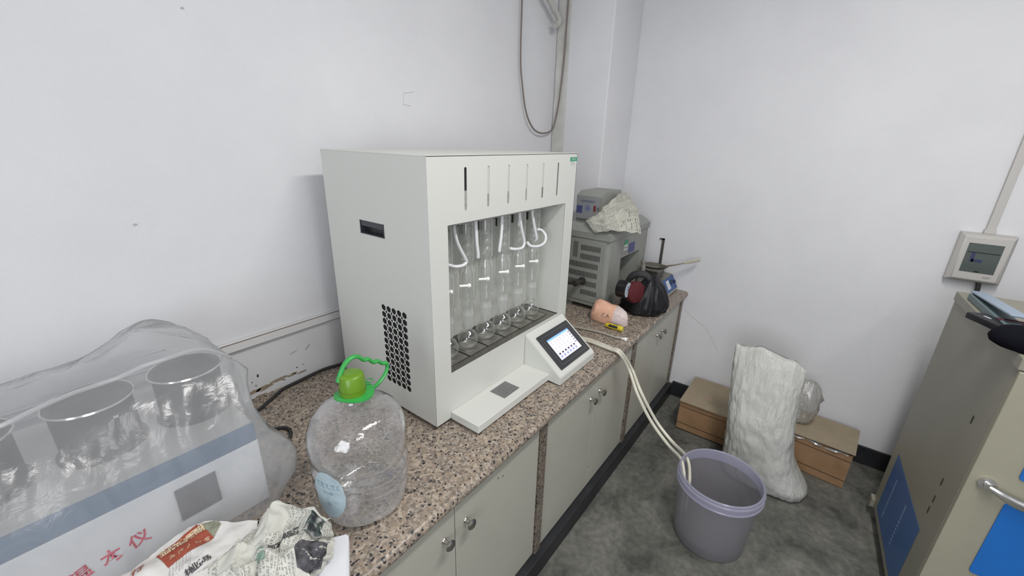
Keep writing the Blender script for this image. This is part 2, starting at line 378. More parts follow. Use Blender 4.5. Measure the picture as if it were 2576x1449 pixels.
def NB(): return bmesh.new()
def box(bm, x0, x1, y0, y1, z0, z1, mi=0, bev=0.0, seg=2, M=None):
    vs = [bm.verts.new(V(p)) for p in ((x0, y0, z0), (x1, y0, z0), (x1, y1, z0), (x0, y1, z0), (x0, y0, z1), (x1, y0, z1), (x1, y1, z1), (x0, y1, z1))]
    fs = [bm.faces.new([vs[i] for i in q]) for q in ((3, 2, 1, 0), (4, 5, 6, 7), (0, 1, 5, 4), (1, 2, 6, 5), (2, 3, 7, 6), (3, 0, 4, 7))]
    for f in fs: f.material_index = mi
    if bev > 0:
        es = list({e for f in fs for e in f.edges})
        r = bmesh.ops.bevel(bm, geom=es, offset=bev, segments=seg, affect='EDGES', profile=0.5)
        fs2 = r['faces']; vs = list({v for f in fs2 for v in f.verts} | {v for v in vs if v.is_valid})
        for f in fs2: f.material_index = mi
    if M is not None:
        for v in set(vs): v.co = M @ v.co
    return vs

def hexa(bm, pts, mi=0):
    """solid from 8 corners: 4 of one end, 4 of the other"""
    vs = [bm.verts.new(V(p)) for p in pts]
    for q in ((3, 2, 1, 0), (4, 5, 6, 7), (0, 1, 5, 4), (1, 2, 6, 5), (2, 3, 7, 6), (3, 0, 4, 7)):
        bm.faces.new([vs[i] for i in q]).material_index = mi
    return vs

def quad(bm, a, b, c, d, mi=0):
    f = bm.faces.new([bm.verts.new(V(p)) for p in (a, b, c, d)]); f.material_index = mi; return f

def prism(bm, pts, off, mi=0):
    """polygon (list of 3d points) pushed along off"""
    a = [bm.verts.new(V(p)) for p in pts]; b = [bm.verts.new(V(p) + V(off)) for p in pts]
    n = len(a)
    fs = [bm.faces.new(a), bm.faces.new(b[::-1])]
    for i in range(n): fs.append(bm.faces.new((a[i], b[i], b[(i + 1) % n], a[(i + 1) % n])))
    for f in fs: f.material_index = mi
    return a + b

def frame(d):
    d = V(d).normalized()
    u = d.cross(V((0, 0, 1)))
    if u.length < 1e-3: u = V((1, 0, 0))
    u.normalize()
    return u, d.cross(u).normalized()

def lathe(bm, base, prof, n=24, axis=(0, 0, 1), mi=0, capa=True, capb=True, wob=0.0):
    d = V(axis).normalized(); u, v = frame(d); rings = []
    for r, h in prof:
        if r < 1e-6: rings.append([bm.verts.new(V(base) + d * h)])
        else: rings.append([bm.verts.new(V(base) + d * h + (u * math.cos(2 * math.pi * k / n) + v * math.sin(2 * math.pi * k / n)) * r) for k in range(n)])
    for A, B in zip(rings, rings[1:]):
        for k in range(n):
            if len(A) == 1 and len(B) == 1: continue
            if len(A) == 1: q = (A[0], B[(k + 1) % n], B[k])
            elif len(B) == 1: q = (A[k], A[(k + 1) % n], B[0])
            else: q = (A[k], A[(k + 1) % n], B[(k + 1) % n], B[k])
            bm.faces.new(q).material_index = mi
    if capa and len(rings[0]) > 1: bm.faces.new(rings[0]).material_index = mi
    if capb and len(rings[-1]) > 1: bm.faces.new(rings[-1]).material_index = mi
    return rings

def cyl(bm, a, b, r, n=16, mi=0, r2=None):
    a = V(a); b = V(b)
    lathe(bm, a, [(r, 0), (r if r2 is None else r2, (b - a).length)], n, b - a, mi)

def smooth_path(pts, sub=6, closed=False):
    pts = [V(p) for p in pts]; n = len(pts); out = []
    rng = range(n if closed else n - 1)
    for i in rng:
        p0 = pts[(i - 1) % n] if closed or i > 0 else pts[0]
        p1 = pts[i]; p2 = pts[(i + 1) % n]
        p3 = pts[(i + 2) % n] if closed or i + 2 < n else pts[-1]
        for k in range(sub):
            t = k / sub
            out.append(0.5 * ((2 * p1) + (-p0 + p2) * t + (2 * p0 - 5 * p1 + 4 * p2 - p3) * t * t + (-p0 + 3 * p1 - 3 * p2 + p3) * t ** 3))
    if not closed: out.append(pts[-1])
    return out

def tube(bm, pts, r, n=8, sub=6, mi=0, closed=False, flat=1.0, up=None):
    path = smooth_path(pts, sub, closed) if sub > 1 else [V(p) for p in pts]
    rings = []; L = len(path); u = None
    for i, p in enumerate(path):
        d = (path[(i + 1) % L] - path[i - 1]) if closed else (path[min(i + 1, L - 1)] - path[max(i - 1, 0)])
        d.normalize()
        if up is not None:
            u = d.cross(V(up)).normalized()
        elif u is None: u = frame(d)[0]
        else:
            u = (u - d * u.dot(d)).normalized()
        v = d.cross(u).normalized()
        rr = r(i / (L - 1)) if callable(r) else r
        rings.append([bm.verts.new(p + (u * math.cos(2 * math.pi * k / n) * flat + v * math.sin(2 * math.pi * k / n)) * rr) for k in range(n)])
    m = L if closed else L - 1
    for i in range(m):
        A = rings[i]; B = rings[(i + 1) % L]
        for k in range(n): bm.faces.new((A[k], A[(k + 1) % n], B[(k + 1) % n], B[k])).material_index = mi
    if not closed:
        bm.faces.new(rings[0]).material_index = mi; bm.faces.new(rings[-1][::-1]).material_index = mi

def loft(bm, rings, mi=0, cap=(True, True)):
    R = [[bm.verts.new(p) for p in r] for r in rings]; n = len(R[0])
    for A, B in zip(R, R[1:]):
        for k in range(n): bm.faces.new((A[k], A[(k + 1) % n], B[(k + 1) % n], B[k])).material_index = mi
    if cap[0]: bm.faces.new(R[0]).material_index = mi
    if cap[1]: bm.faces.new(R[-1]).material_index = mi
    return R

def sheet(bm, fn, nu, nv, su, sv, mi=0):
    uv = bm.loops.layers.uv.get('UVMap') or bm.loops.layers.uv.new('UVMap')
    g = [[bm.verts.new(fn(i / nu, j / nv)) for j in range(nv + 1)] for i in range(nu + 1)]
    for i in range(nu):
        for j in range(nv):
            f = bm.faces.new((g[i][j], g[i + 1][j], g[i + 1][j + 1], g[i][j + 1])); f.material_index = mi
            for l, (a, b) in zip(f.loops, ((i, j), (i + 1, j), (i + 1, j + 1), (i, j + 1))): l[uv].uv = (a / nu * su, b / nv * sv)

def flat_with_holes(outer, holes, thick, M, bev=0.0):
    """plate with real holes, made from a filled 2D curve, as a bmesh"""
    c = bpy.data.curves.new('plate', 'CURVE'); c.dimensions = '2D'; c.fill_mode = 'BOTH'; c.extrude = thick / 2
    for loop in [outer] + holes:
        s = c.splines.new('POLY'); s.points.add(len(loop) - 1)
        for p, (a, b) in zip(s.points, loop): p.co = (a, b, 0, 1)
        s.use_cyclic_u = True
    o = bpy.data.objects.new('plate', c); C.objects.link(o); bpy.context.view_layer.update()
    me = bpy.data.meshes.new_from_object(o.evaluated_get(bpy.context.evaluated_depsgraph_get()))
    bpy.data.objects.remove(o); bpy.data.curves.remove(c)
    bm = bmesh.new(); bm.from_mesh(me); bpy.data.meshes.remove(me)
    bmesh.ops.remove_doubles(bm, verts=bm.verts[:], dist=1e-6)
    for v in bm.verts: v.co = M @ v.co
    return bm

def text_bm(body, size, M, thick=0.0, bold=0.0, mi=0, into=None, sub=0.0):
    c = bpy.data.curves.new('lettering', 'FONT'); c.body = body; c.size = size; c.align_x = 'CENTER'; c.align_y = 'CENTER'
    c.extrude = thick / 2; c.offset = bold
    o = bpy.data.objects.new('lettering', c); C.objects.link(o); bpy.context.view_layer.update()
    me = bpy.data.meshes.new_from_object(o.evaluated_get(bpy.context.evaluated_depsgraph_get()))
    bpy.data.objects.remove(o); bpy.data.curves.remove(c)
    bm = into or bmesh.new(); n0 = len(bm.verts); f0 = len(bm.faces)
    bm.from_mesh(me); bpy.data.meshes.remove(me)
    bm.verts.ensure_lookup_table(); bm.faces.ensure_lookup_table()
    for v in bm.verts[n0:]: v.co = M @ v.co
    for f in bm.faces[f0:]: f.material_index = mi
    return bm

def basis(o, x, y):
    x = V(x).normalized(); y = V(y); y = (y - x * y.dot(x)).normalized(); z = x.cross(y)
    m = Matrix.Identity(4)
    for i in range(3): m[i][0], m[i][1], m[i][2], m[i][3] = x[i], y[i], z[i], o[i]
    return m

def rrect(cx, cy, w, h, r, n=5):
    out = []
    for sx, sy, a0 in ((1, 1, 0), (-1, 1, 90), (-1, -1, 180), (1, -1, 270)):
        for k in range(n + 1):
            a = math.radians(a0 + 90 * k / n)
            out.append((cx + sx * (w / 2 - r) + r * math.cos(a), cy + sy * (h / 2 - r) + r * math.sin(a)))
    return out

def nz(p, s, seed=0.0): return noise.noise(V(p) * s + V((seed, seed * 2.1, -seed)))
def crumple(p, s, seed=0.0):
    q = V(p) * s + V((seed, -seed, seed * 0.7)); t = 0; a = 1.0
    for k in range(4):
        t += a * (abs(noise.noise(q)) * 2 - 0.5); q = q * 2.03 + V((3.1, 1.7, 9.2)); a *= 0.5
    return t

ZC = 0.765      # worktop height
WX = 2.727      # far wall
WY = 1.494      # long wall behind the counter

# ------------------------------------------------------------------ room
RX0, RY0, RZ = -2.0, -2.2, 2.9
b = NB(); box(b, RX0 - .1, WX + .1, RY0 - .1, WY + .1, -0.1, 0); struct('floor', b, FLOOR)
b = NB(); box(b, RX0 - .1, WX + .1, RY0 - .1, WY + .1, RZ, RZ + 0.1); struct('ceiling', b, WALL)
b = NB(); box(b, RX0 - .1, WX + .1, WY, WY + 0.1, 0, RZ); struct('wall_left', b, WALL)
b = NB(); box(b, WX, WX + 0.1, RY0, WY, 0, RZ); struct('wall_far', b, WALL)
b = NB(); box(b, RX0, WX, RY0 - .1, RY0, 0, RZ); struct('wall_right', b, WALL)
b = NB(); box(b, RX0 - .1, RX0, RY0, WY, 0, RZ); struct('wall_near', b, WALL)
b = NB(); box(b, 2.36, WX, 1.143, WY, ZC, RZ, bev=0.006); struct('wall_corner', b, WALL)
b = NB(); box(b, WX - 0.014, WX, RY0, 0.618, 0, 0.107, bev=0.002); struct('baseboard_far', b, M_kick)
b = NB(); box(b, -1.2, WX - 0.014, 0.618, 0.66, 0, 0.093, bev=0.003); struct('baseboard_left', b, M_kick)

stains = [((640, 985), .020, .007), ((665, 975), .030, .008), ((700, 955), .035, .006), ((735, 942), .018, .006), ((760, 935), .02, .004), ((655, 996), .026, .005)]
wl = bpy.data.objects['wall_left']
M_peel = mat('flaked brown plaster', (0.30, 0.25, 0.18), 0.9, noise_amt=.4, noise_scale=80); M_speck = mat('dark speck', (0.05, 0.045, 0.04), 0.9)
def blob_on_wall(px, py, rx, rz, mtl, name, tilt=0.0):
    c = P(px, py, y=WY); bm = NB(); vs = []
    for k in range(16):
        a = 2 * math.pi * k / 16; r = 1 + .45 * nz((math.cos(a), math.sin(a), px * .1), 1.7)
        x_, z_ = rx * r * math.cos(a), rz * r * math.sin(a)
        vs.append((c.x + x_ * math.cos(tilt) - z_ * math.sin(tilt), WY - .0012, c.z + x_ * math.sin(tilt) + z_ * math.cos(tilt)))
    prism(bm, vs, (0, .0008, 0)); return obj(name, bm, mtl, wl)
for (p_, rx_, rz_) in stains: blob_on_wall(p_[0], p_[1], rx_, rz_, M_peel, 'flaked_patch', .05)
for px_, py_, rx_, rz_ in ((648, 945, .003, .006), (634, 962, .002, .002), (644, 970, .002, .002), (712, 955, .003, .002), (741, 939, .004, .002), (747, 924, .003, .002), (763, 916, .003, .0015), (717, 955, .002, .002)): blob_on_wall(px_, py_, rx_, rz_, M_speck, 'speck')
for px_, py_, rx_, rz_, tl_ in ((773, 873, .014, .003, .7), (738, 886, .016, .002, .2), (340, 565, .005, .003, 0), (458, 20, .004, .003, 0)): blob_on_wall(px_, py_, rx_, rz_, mat('scuff', (.45, .45, .44), .8), 'scuff', tl_)

for ln in (((1015, 234), (1041, 231)), ((1015, 234), (1014, 262)), ((1014, 262), (1032, 266))):
    b = NB(); a_, c_ = P(*ln[0], y=WY - .0004), P(*ln[1], y=WY - .0004); cyl(b, a_, c_, .0014, 6); obj('tape_mark', b, mat('tape residue', (.60, .60, .59), .8), wl)

# ------------------------------------------------------------------ counter
def rounded_front(bm, x0, x1, y0, y1, z0, z1, mi=0):
    r = (z1 - z0) / 2; pts = []
    for k in range(9):
        a = math.pi / 2 + math.pi * k / 8
        pts.append((x0, y0 + r + r * math.cos(a) * 0.9, z0 + r + r * math.sin(a)))
    pts += [(x0, y1, z0), (x0, y1, z1)]
    prism(bm, pts, (x1 - x0, 0, 0), mi)
b = NB(); rounded_front(b, -1.2, WX, 0.618, WY, 0.728, ZC)
o = obj('worktop', b, GRANITE, smooth=True, sharp=50)
tag(o, 'long speckled pink and black granite worktop with rounded front edge along the left wall', 'worktop')

ups = [(-0.70, 'hidden'), (0.175, 'near'), (1.057, ''), (1.903, ''), (2.689, '')]
uplab = {1.057: 'speckled granite upright between the cabinet under the bottle and the one under the touchscreen',
         1.903: 'speckled granite upright behind the two hoses, between two cream cabinets',
         2.689: 'speckled granite upright at the far end of the counter against the far wall'}
for ux, _ in ups[2:]:
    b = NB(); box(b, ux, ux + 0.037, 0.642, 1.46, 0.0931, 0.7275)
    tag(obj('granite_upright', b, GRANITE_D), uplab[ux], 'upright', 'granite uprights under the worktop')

def knob(bm, x, z):
    lathe(bm, (x, 0.6495, z), [(0.0085, 0), (0.007, 0.003), (0.0055, 0.009), (0.006, 0.016), (0.012, 0.020), (0.0165, 0.023), (0.0165, 0.026), (0.012, 0.030), (0, 0.0315)], 20, (0, -1, 0))
def cabinet(x0, x1, seam, label, chips=()):
    t = thing('base_cabinet', label, 'cabinet', ((x0 + x1) / 2, 1.0, 0.0931), 'cream cabinets under the worktop')
    b = NB(); box(b, x0 + .002, x1 - .002, 0.668, 1.46, 0.0935, 0.727); obj('body', b, M_carcass, t)
    for a, c, kx in ((x0 + 0.003, seam - 0.0015, seam - 0.043), (seam + 0.0015, x1 - 0.003, seam + 0.043)):
        b = NB(); box(b, a, c, 0.650, 0.6675, 0.097, 0.722, bev=0.0015)
        d = obj('door', b, M_door, t)
        b = NB(); knob(b, kx, 0.612); obj('knob', b, M_nickel, d, smooth=True)
        for (cx, cz, r) in chips:
            if a < cx < c:
                b = NB(); lathe(b, (cx, 0.6503, cz), [(r, 0), (r * 0.9, 0.0008)], 7, (0.0, -1, 0.0)); obj('paint_chip', b, mat('chip brown', (0.12, 0.09, 0.06), 0.8), d)
    return t
cabinet(0.215, 1.055, 0.628, 'cream two-door cabinet under the water bottle, with a chipped spot on its right door', ((0.82, 0.655, 0.004), (0.845, 0.645, 0.0035)))
cabinet(1.097, 1.901, 1.497, 'cream two-door cabinet under the touchscreen, between two granite uprights', ((1.503, 0.21, 0.004),))
cabinet(1.943, 2.687, 2.322, 'cream two-door cabinet at the far end, below the black bag')

# ------------------------------------------------------------------ fat extractor (large white instrument)
X0, X1, Y0, Y1, Z0, Z1 = 0.762, 1.557, 0.86, 1.37, 0.777, 1.618
CX0, CX1, CZ0, CZ1, CY1 = 0.832, 1.487, 0.947, 1.428, 1.035
inst = thing('extraction_instrument', 'large white boxy laboratory extraction instrument with open glassware bay and touchscreen on the granite worktop', 'laboratory instrument', (1.16, 1.1, ZC))
SL = [0.908 + i * 0.1017 for i in range(6)]
holes = [[(CX0, CZ0), (CX1, CZ0), (CX1, CZ1), (CX0, CZ1)]] + [rrect(x, 1.5245, 0.0112, 0.124, 0.0055) for x in SL]
M = Matrix(((1, 0, 0, 0), (0, 0, 1, Y0 + 0.001), (0, 1, 0, 0), (0, 0, 0, 1)))
b = flat_with_holes([(X0, Z0), (X1, Z0), (X1, Z1), (X0, Z1)], holes, 0.002, M)
obj('front_panel', b, M_white, inst)
# left side plate with vent and grip recess
hx = []
for cyi in range(5):
    for r in range(12):
        yy = 1.109 - 0.0131 - cyi * 0.0262 + 0.0; zz = 1.147 - 0.0121 - r * 0.0242
        hh, ww = 0.0117, 0.0108
        hx.append([(yy, zz + hh), (yy + ww, zz + hh * .5), (yy + ww, zz - hh * .5), (yy, zz - hh), (yy - ww, zz - hh * .5), (yy - ww, zz + hh * .5)])
for cyi in range(4):
    for r in range(11):
        yy = 1.109 - 0.0262 - cyi * 0.0262; zz = 1.147 - 0.0242 - r * 0.0242
        hx.append([(yy, zz + 0.0072), (yy + 0.0058, zz), (yy, zz - 0.0072), (yy - 0.0058, zz)])
M = Matrix(((0, 0, 1, X0 + 0.001), (1, 0, 0, 0), (0, 1, 0, 0), (0, 0, 0, 1)))
b = flat_with_holes([(Y0 + .0021, Z0), (Y1 - .002, Z0), (Y1 - .002, Z1 - .0016), (Y0 + .0021, Z1 - .0016)], hx + [rrect(1.122, 1.391, 0.122, 0.043, 0.002)], 0.002, M)
obj('side_panel', b, M_white, inst)
b = NB(); box(b, X0 + .004, X0 + .03, 0.965, 1.12, 0.845, 1.16); obj('vent_shade_backing', b, M_dark, inst)  # black box puts the shade inside the shell into its colour
b = NB()                                            # recessed grip cup
box(b, X0 + .020, X0 + .024, 1.061, 1.183, 1.370, 1.412, 1)
box(b, X0 - .001, X0 + .022, 1.0605, 1.0635, 1.3695, 1.4125, 0); box(b, X0 - .001, X0 + .022, 1.1805, 1.1835, 1.3695, 1.4125, 0)
box(b, X0 - .001, X0 + .022, 1.0605, 1.1835, 1.3695, 1.3725, 0); box(b, X0 - .001, X0 + .022, 1.0605, 1.1835, 1.4095, 1.4125, 0)
hexa(b, ((X0 + .001, 1.0635, 1.395), (X0 + .001, 1.1805, 1.395), (X0 + .001, 1.1805, 1.4095), (X0 + .001, 1.0635, 1.4095), (X0 + .018, 1.0635, 1.401), (X0 + .018, 1.1805, 1.401), (X0 + .018, 1.1805, 1.4095), (X0 + .018, 1.0635, 1.4095)), 0)
obj('grip_recess', b, [mat('slate plastic', (0.04, 0.045, 0.055), 0.35), M_black], inst)
b = NB()
box(b, X0, X1, Y1 - .002, Y1, Z0, Z1)                              # back
box(b, X1 - .002, X1, Y0, Y1, Z0, Z1)                              # right
box(b, X0, X1, Y0, Y1, Z0, Z0 + .002)
box(b, X0, X1, Y0, Y1, Z1 - .0018, Z1 + .0005)          # top
box(b, X0, X1, Y0, Y0 + .012, Z1 + .0005, Z1 + .0022)
obj('outer_shell', b, M_white, inst)
b = NB()                                                            # bay lining
box(b, CX0 - .002, CX0, Y0 + .002, CY1, CZ0, CZ1); box(b, CX1, CX1 + .002, Y0 + .002, CY1, CZ0, CZ1)
box(b, CX0, CX1, CY1, CY1 + .002, CZ0, CZ1); box(b, CX0, CX1, Y0 + .002, CY1, CZ1, CZ1 + .002)
obj('bay_lining', b, M_white, inst)
gm = [mat('pale gauge', (0.55, 0.55, 0.52), 0.4), M_dark, mat('grey gauge', (0.33, 0.33, 0.31), 0.3, noise_amt=0.3, noise_scale=90), mat('dim gauge', (0.17, 0.165, 0.155), 0.3)]
for i, x in enumerate(SL):                                          # narrow gauges seen through the slots
    b = NB(); zs = 1.520 if i == 0 else 1.503
    box(b, x - .008, x + .008, Y0 + .0021, Y0 + .0045, zs, 1.592, {0: 1, 5: 3}.get(i, 0)); box(b, x - .008, x + .008, Y0 + .0021, Y0 + .0045, 1.458, zs, 3 if i > 3 else 2)
    obj('level_gauge', b, gm, inst)
# black clamp brackets hanging in the bay
for i, x in enumerate(SL):
    b = NB(); xx = 0.925 + i * 0.0985
    box(b, xx - .012, xx + .008, 0.992, 1.004, 1.392, 1.398); box(b, xx + .001, xx + .008, 0.992, 1.004, 1.352, 1.392)
    box(b, xx - .003, xx + .004, 1.004, CY1, 1.380, 1.390)
    obj('clamp_bracket', b, mat('dark bracket', (0.05, 0.05, 0.045), 0.5), inst)
b = NB(); box(b, CX0, CX1, 0.90, 0.915, 1.412, 1.4279); box(b, CX0, CX1, 0.955, 0.962, 1.416, 1.4279)
obj('top_rail', b, mat('clear grey rail', (0.42, 0.42, 0.40), 0.25), inst)
# steel tray with six heating plates
FX = [0.902 + i * 0.0985 for i in range(6)]; FY = 0.945
b = NB(); box(b, CX0 + .0005, CX1 - .0005, Y0 + .0005, CY1 - .001, 0.936, 0.945, bev=0.0008)
box(b, CX0 + .001, CX1 - .001, Y0 + .001, Y0 + .0025, 0.9371, 0.9475)
box(b, CX0 + .001, CX1 - .03, 1.0, CY1 - .002, 0.945, 0.956, 1)
obj('steel_tray', b, [mat('tray steel', (0.30, 0.29, 0.26), 0.3, 1.0, noise_amt=0.15, noise_scale=25), mat('dark tray step', (0.07, 0.065, 0.055), 0.4)], inst)
for i, x in enumerate(FX):
    b = NB(); box(b, x - .0455, x + .0455, 0.893, 0.997, 0.9452, 0.949, bev=0.0008)
    lathe(b, (x, FY, 0.949), [(0.038, 0.0), (0.038, 0.0022), (0.035, 0.0022), (0.033, 0.0005), (0, 0.0003)], 28)
    box(b, x + .0462, x + .0522, 0.895, 0.996, 0.9452, 0.9475, 1)
    obj('heating_plate', b, [M_steel, M_dark], inst, smooth=True)
# shelf with rating plate
b = NB(); box(b, 0.826, 1.243, 0.738, Y0, 0.7745, 0.803, bev=0.002)
sh = obj('front_shelf', b, M_white, inst)
b = NB(); Mp = basis((1.043, 0.803, 0.8035), (1, 0.0, 0), (0, 1, 0))
box(b, -.044, .044, -.034, .034, 0, .0008, 0, bev=.0003, M=Mp)
for k, (u0, u1) in enumerate(((-.02, .02), (-.03, .028), (-.026, .01), (-.03, .03), (-.028, .0))): box(b, u0, u1, .018 - k * .009, .0195 - k * .009, .0008, .0011, 1, M=Mp)
obj('rating_plate', b, [mat('anodised plate', (0.22, 0.225, 0.22), 0.4, 0.5), mat('engraved text', (0.12, 0.12, 0.12), 0.6)], sh)
# touchscreen pod
PX0, PX1 = 1.240, 1.524; PA = V((0, Y0, 0.936)); PB = V((0, 0.686, 0.803))
b = NB(); prism(b, [(PX0, Y0, 0.7655 + .012), (PX0, Y0, 0.936), (PX0, PB.y, PB.z), (PX0, PB.y, 0.768)], (PX1 - PX0, 0, 0))
bmesh.ops.bevel(b, geom=b.edges[:], offset=0.003, segments=2, affect='EDGES')
pod = obj('touchscreen_pod', b, M_white, inst, smooth=True)
sd = (PB - PA); SLn = sd.length
Ms = basis((PX0, PA.y, PA.z), (1, 0, 0), -sd)                    # x along, y up the slope
def on_pod(x0, x1, d0, d1, h0, h1, mi, bm, bev=0.0): box(bm, x0 - PX0, x1 - PX0, -d1, -d0, h0, h1, mi, bev, M=Ms)
b = NB(); on_pod(1.272, 1.503, 0.037, 0.198, 0.0005, 0.009, 0, b, 0.003)
on_pod(1.288, 1.487, 0.050, 0.0515, 0.009, 0.0094, 1, b); on_pod(1.288, 1.487, 0.1835, 0.185, 0.009, 0.0094, 1, b)
on_pod(1.288, 1.2895, 0.050, 0.185, 0.009, 0.0094, 1, b); on_pod(1.4855, 1.487, 0.050, 0.185, 0.009, 0.0094, 1, b)
bz = obj('screen_bezel', b, [M_bezel, M_bezel2], pod, smooth=True)
b = NB(); sx0, sx1, s0, s1 = 1.305, 1.466, 0.070, 0.168
on_pod(sx0, sx1, s0, s1, 0.009, 0.0096, 0, b); on_pod(sx0, sx1, s0, s0 + .008, 0.0096, 0.0098, 1, b)
for i in range(6):
    cx = sx0 + .016 + i * .0225
    for k, d in enumerate((.086, .096, .106, .117, .128)): on_pod(cx - .0025, cx + (.003 if k % 2 else .001), d, d + (.0035 if k == 0 else .0018), .0096, .0098, 2, b)
    if True:
        on_pod(cx - .005, cx + .005, .139, .1465, .0096, .0099, 3, b); on_pod(cx - .006, cx + .006, .152, .161, .0096, .0099, 4, b)
for k in range(5): on_pod(sx1 - .016, sx1 - .004, .084 + k * .0125, .0885 + k * .0125, .0096, .0099, 2, b)
obj('screen', b, [M_screen, M_screenblue, M_screenmark, M_screendark, M_screenlb], pod)
# sticker
b = NB(); box(b, 1.502, 1.5555, Y0 - .0008, Y0 - .0002, 1.588, 1.604, 0); box(b, 1.504, 1.5535, Y0 - .0007, Y0 - .0002, 1.573, 1.588, 1)
text_bm('合格证', 0.010, basis((1.529, Y0 - .001, 1.596), (1, 0, 0), (0, 0, 1)), into=b, mi=1)
for k in range(3): box(b, 1.508, 1.522 + .012 * (k % 2 + 1), Y0 - .001, Y0 - .0006, 1.5845 - k * .004, 1.5855 - k * .004, 2)
obj('calibration_sticker', b, [M_green, M_sticker, M_grey], inst)
for fx, fy in ((X0 + .04, Y0 + .03), (X1 - .04, Y0 + .03), (X0 + .04, Y1 - .04), (X1 - .04, Y1 - .04)):
    b = NB(); cyl(b, (fx, fy, ZC), (fx, fy, Z0), 0.016, 16); obj('rubber_foot', b, M_rubber, inst)

# six glass columns
GL = ['glass extraction column half hidden by the left edge of the instrument bay', 'second glass extraction column from the left in the instrument bay, white tube curling left at mid height',
      'third glass extraction column from the left in the instrument bay, white tube dropping straight', 'fourth glass extraction column from the left in the instrument bay',
      'fifth glass extraction column from the left in the instrument bay, second from the right end', 'rightmost glass extraction column, with its white tube looped around at the top']
def ring_path(c, r, a0, a1, n, tilt=0.0): return [(c[0] + r * math.cos(math.radians(a0 + (a1 - a0) * k / n)), c[1] + r * math.sin(math.radians(a0 + (a1 - a0) * k / n)), c[2] + tilt * k / n) for k in range(n + 1)]
for i, x in enumerate(FX):
    t = thing('extraction_column', GL[i], 'glass column', (x, FY, 0.952), 'glass extraction columns in the instrument bay')
    b = NB(); lathe(b, (x, FY, 0.9515), [(0.0, 0), (0.020, 0.0005), (0.031, 0.007), (0.0365, 0.020), (0.0375, 0.032), (0.035, 0.045), (0.027, 0.057), (0.018, 0.063), (0.015, 0.068), (0.0145, 0.090)], 32, capb=False)
    fl = obj('flask', b, G_flask, t, smooth=True)
    b = NB(); lathe(b, (x, FY, 0.9515), [(0.0155, 0.070), (0.0195, 0.076), (0.0200, 0.080), (0.0200, 0.118), (0.0225, 0.124), (0.0225, 0.130), (0.0195, 0.134), (0.0195, 0.150)], 24, capa=False, capb=False)
    obj('ground_joint', b, G_frost, t, smooth=True)
    b = NB(); lathe(b, (x, FY, 1.1000), [(0.0195, 0), (0.0215, 0.006), (0.0215, 0.030), (0.0260, 0.040), (0.0275, 0.050), (0.0275, 0.135), (0.0255, 0.148), (0.0200, 0.158), (0.0195, 0.165), (0.024, 0.172)], 28, capa=False, capb=False)
    lathe(b, (x, FY, 1.1000), [(0.012, 0.030), (0.0185, 0.045), (0.0185, 0.125), (0.008, 0.140), (0.008, 0.165)], 20, capa=False, capb=False)
    tube(b, [(x + .024, FY - .005, 1.118), (x + .033, FY - .010, 1.13), (x + .035, FY - .010, 1.235), (x + .026, FY - .006, 1.248)], 0.0035, 8, 5)
    obj('extraction_chamber', b, G_glass, t, smooth=True)
    b = NB(); lathe(b, (x, FY, 1.2725), [(0.0245, 0.0), (0.0245, 0.125), (0.0235, 0.135), (0.019, 0.142)], 28, capa=False)
    lathe(b, (x, FY, 1.2725), [(0.007, 0.0)] + [(0.0085 + 0.0085 * abs(math.sin(k * math.pi / 8)), 0.006 + k * 0.0037) for k in range(33)], 20, capa=False, capb=False)
    cyl(b, (x - .022, FY - .008, 1.285), (x - .034, FY - .012, 1.288), 0.004, 10)
    obj('condenser', b, G_glass, t, smooth=True)
    hx_ = [0.880, 0.963, 1.058, 1.168, 1.267, 1.359][i]; hz = 1.205
    b = NB(); p1 = V((hx_, 0.900, hz)); p0 = p1 + V((-.036, .012, .003)); p1 = p1 + V((0, -.004, 0))
    lathe(b, p1, [(0.0, -.001), (0.0065, 0.0), (0.0075, 0.003), (0.0075, 0.008), (0.0045, 0.010), (0.0042, (p0 - p1).length)], 16, p0 - p1)
    obj('stopcock', b, M_ptfe, t, smooth=True)
    b = NB()
    T = [[(0.900, 0.905, 1.416), (0.9, 0.905, 1.40), (0.905, 0.90, 1.34), (0.885, 0.902, 1.29), (0.865, 0.915, 1.29)],
         [(0.897, 0.9, 1.416), (0.899, 0.9, 1.395), (0.912, 0.9, 1.355), (0.945, 0.9, 1.300), (0.952, 0.902, 1.288), (0.935, 0.9, 1.280), (0.905, 0.905, 1.281), (0.89, 0.925, 1.286)],
         [(0.995, 0.9, 1.416), (0.996, 0.9, 1.40), (1.000, 0.9, 1.345), (1.006, 0.900, 1.305), (1.007, 0.901, 1.290)],
         [(1.131, 0.9, 1.416), (1.131, 0.9, 1.395), (1.127, 0.9, 1.345), (1.120, 0.900, 1.305), (1.119, 0.901, 1.290)],
         [(1.233, 0.9, 1.416), (1.235, 0.9, 1.395), (1.250, 0.9, 1.345), (1.268, 0.9, 1.300), (1.255, 0.9, 1.279), (1.215, 0.9, 1.281), (1.19, 0.91, 1.287)],
         [(1.314, 0.9, 1.416), (1.316, 0.9, 1.395), (1.335, 0.9, 1.345), (1.352, 0.897, 1.30), (1.36, 0.895, 1.298)] ][i]
    tube(b, T, 0.0056, 10, 6)
    if i == 5:
        b.free(); b = NB()
        tube(b, [(1.314, 0.9, 1.416), (1.316, 0.9, 1.395), (1.333, 0.9, 1.345), (1.350, 0.9, 1.300), (1.353, 0.91, 1.288)], 0.0056, 10, 6)
        tube(b, [(1.285, 0.9, 1.296), (1.30, 0.89, 1.279), (1.345, 0.884, 1.272), (1.39, 0.887, 1.279), (1.415, 0.90, 1.300), (1.405, 0.915, 1.322), (1.385, 0.925, 1.325)], 0.0056, 10, 6)
    if i > 0: obj('white_tube', b, M_sil, t, smooth=True)
    else: b.free()

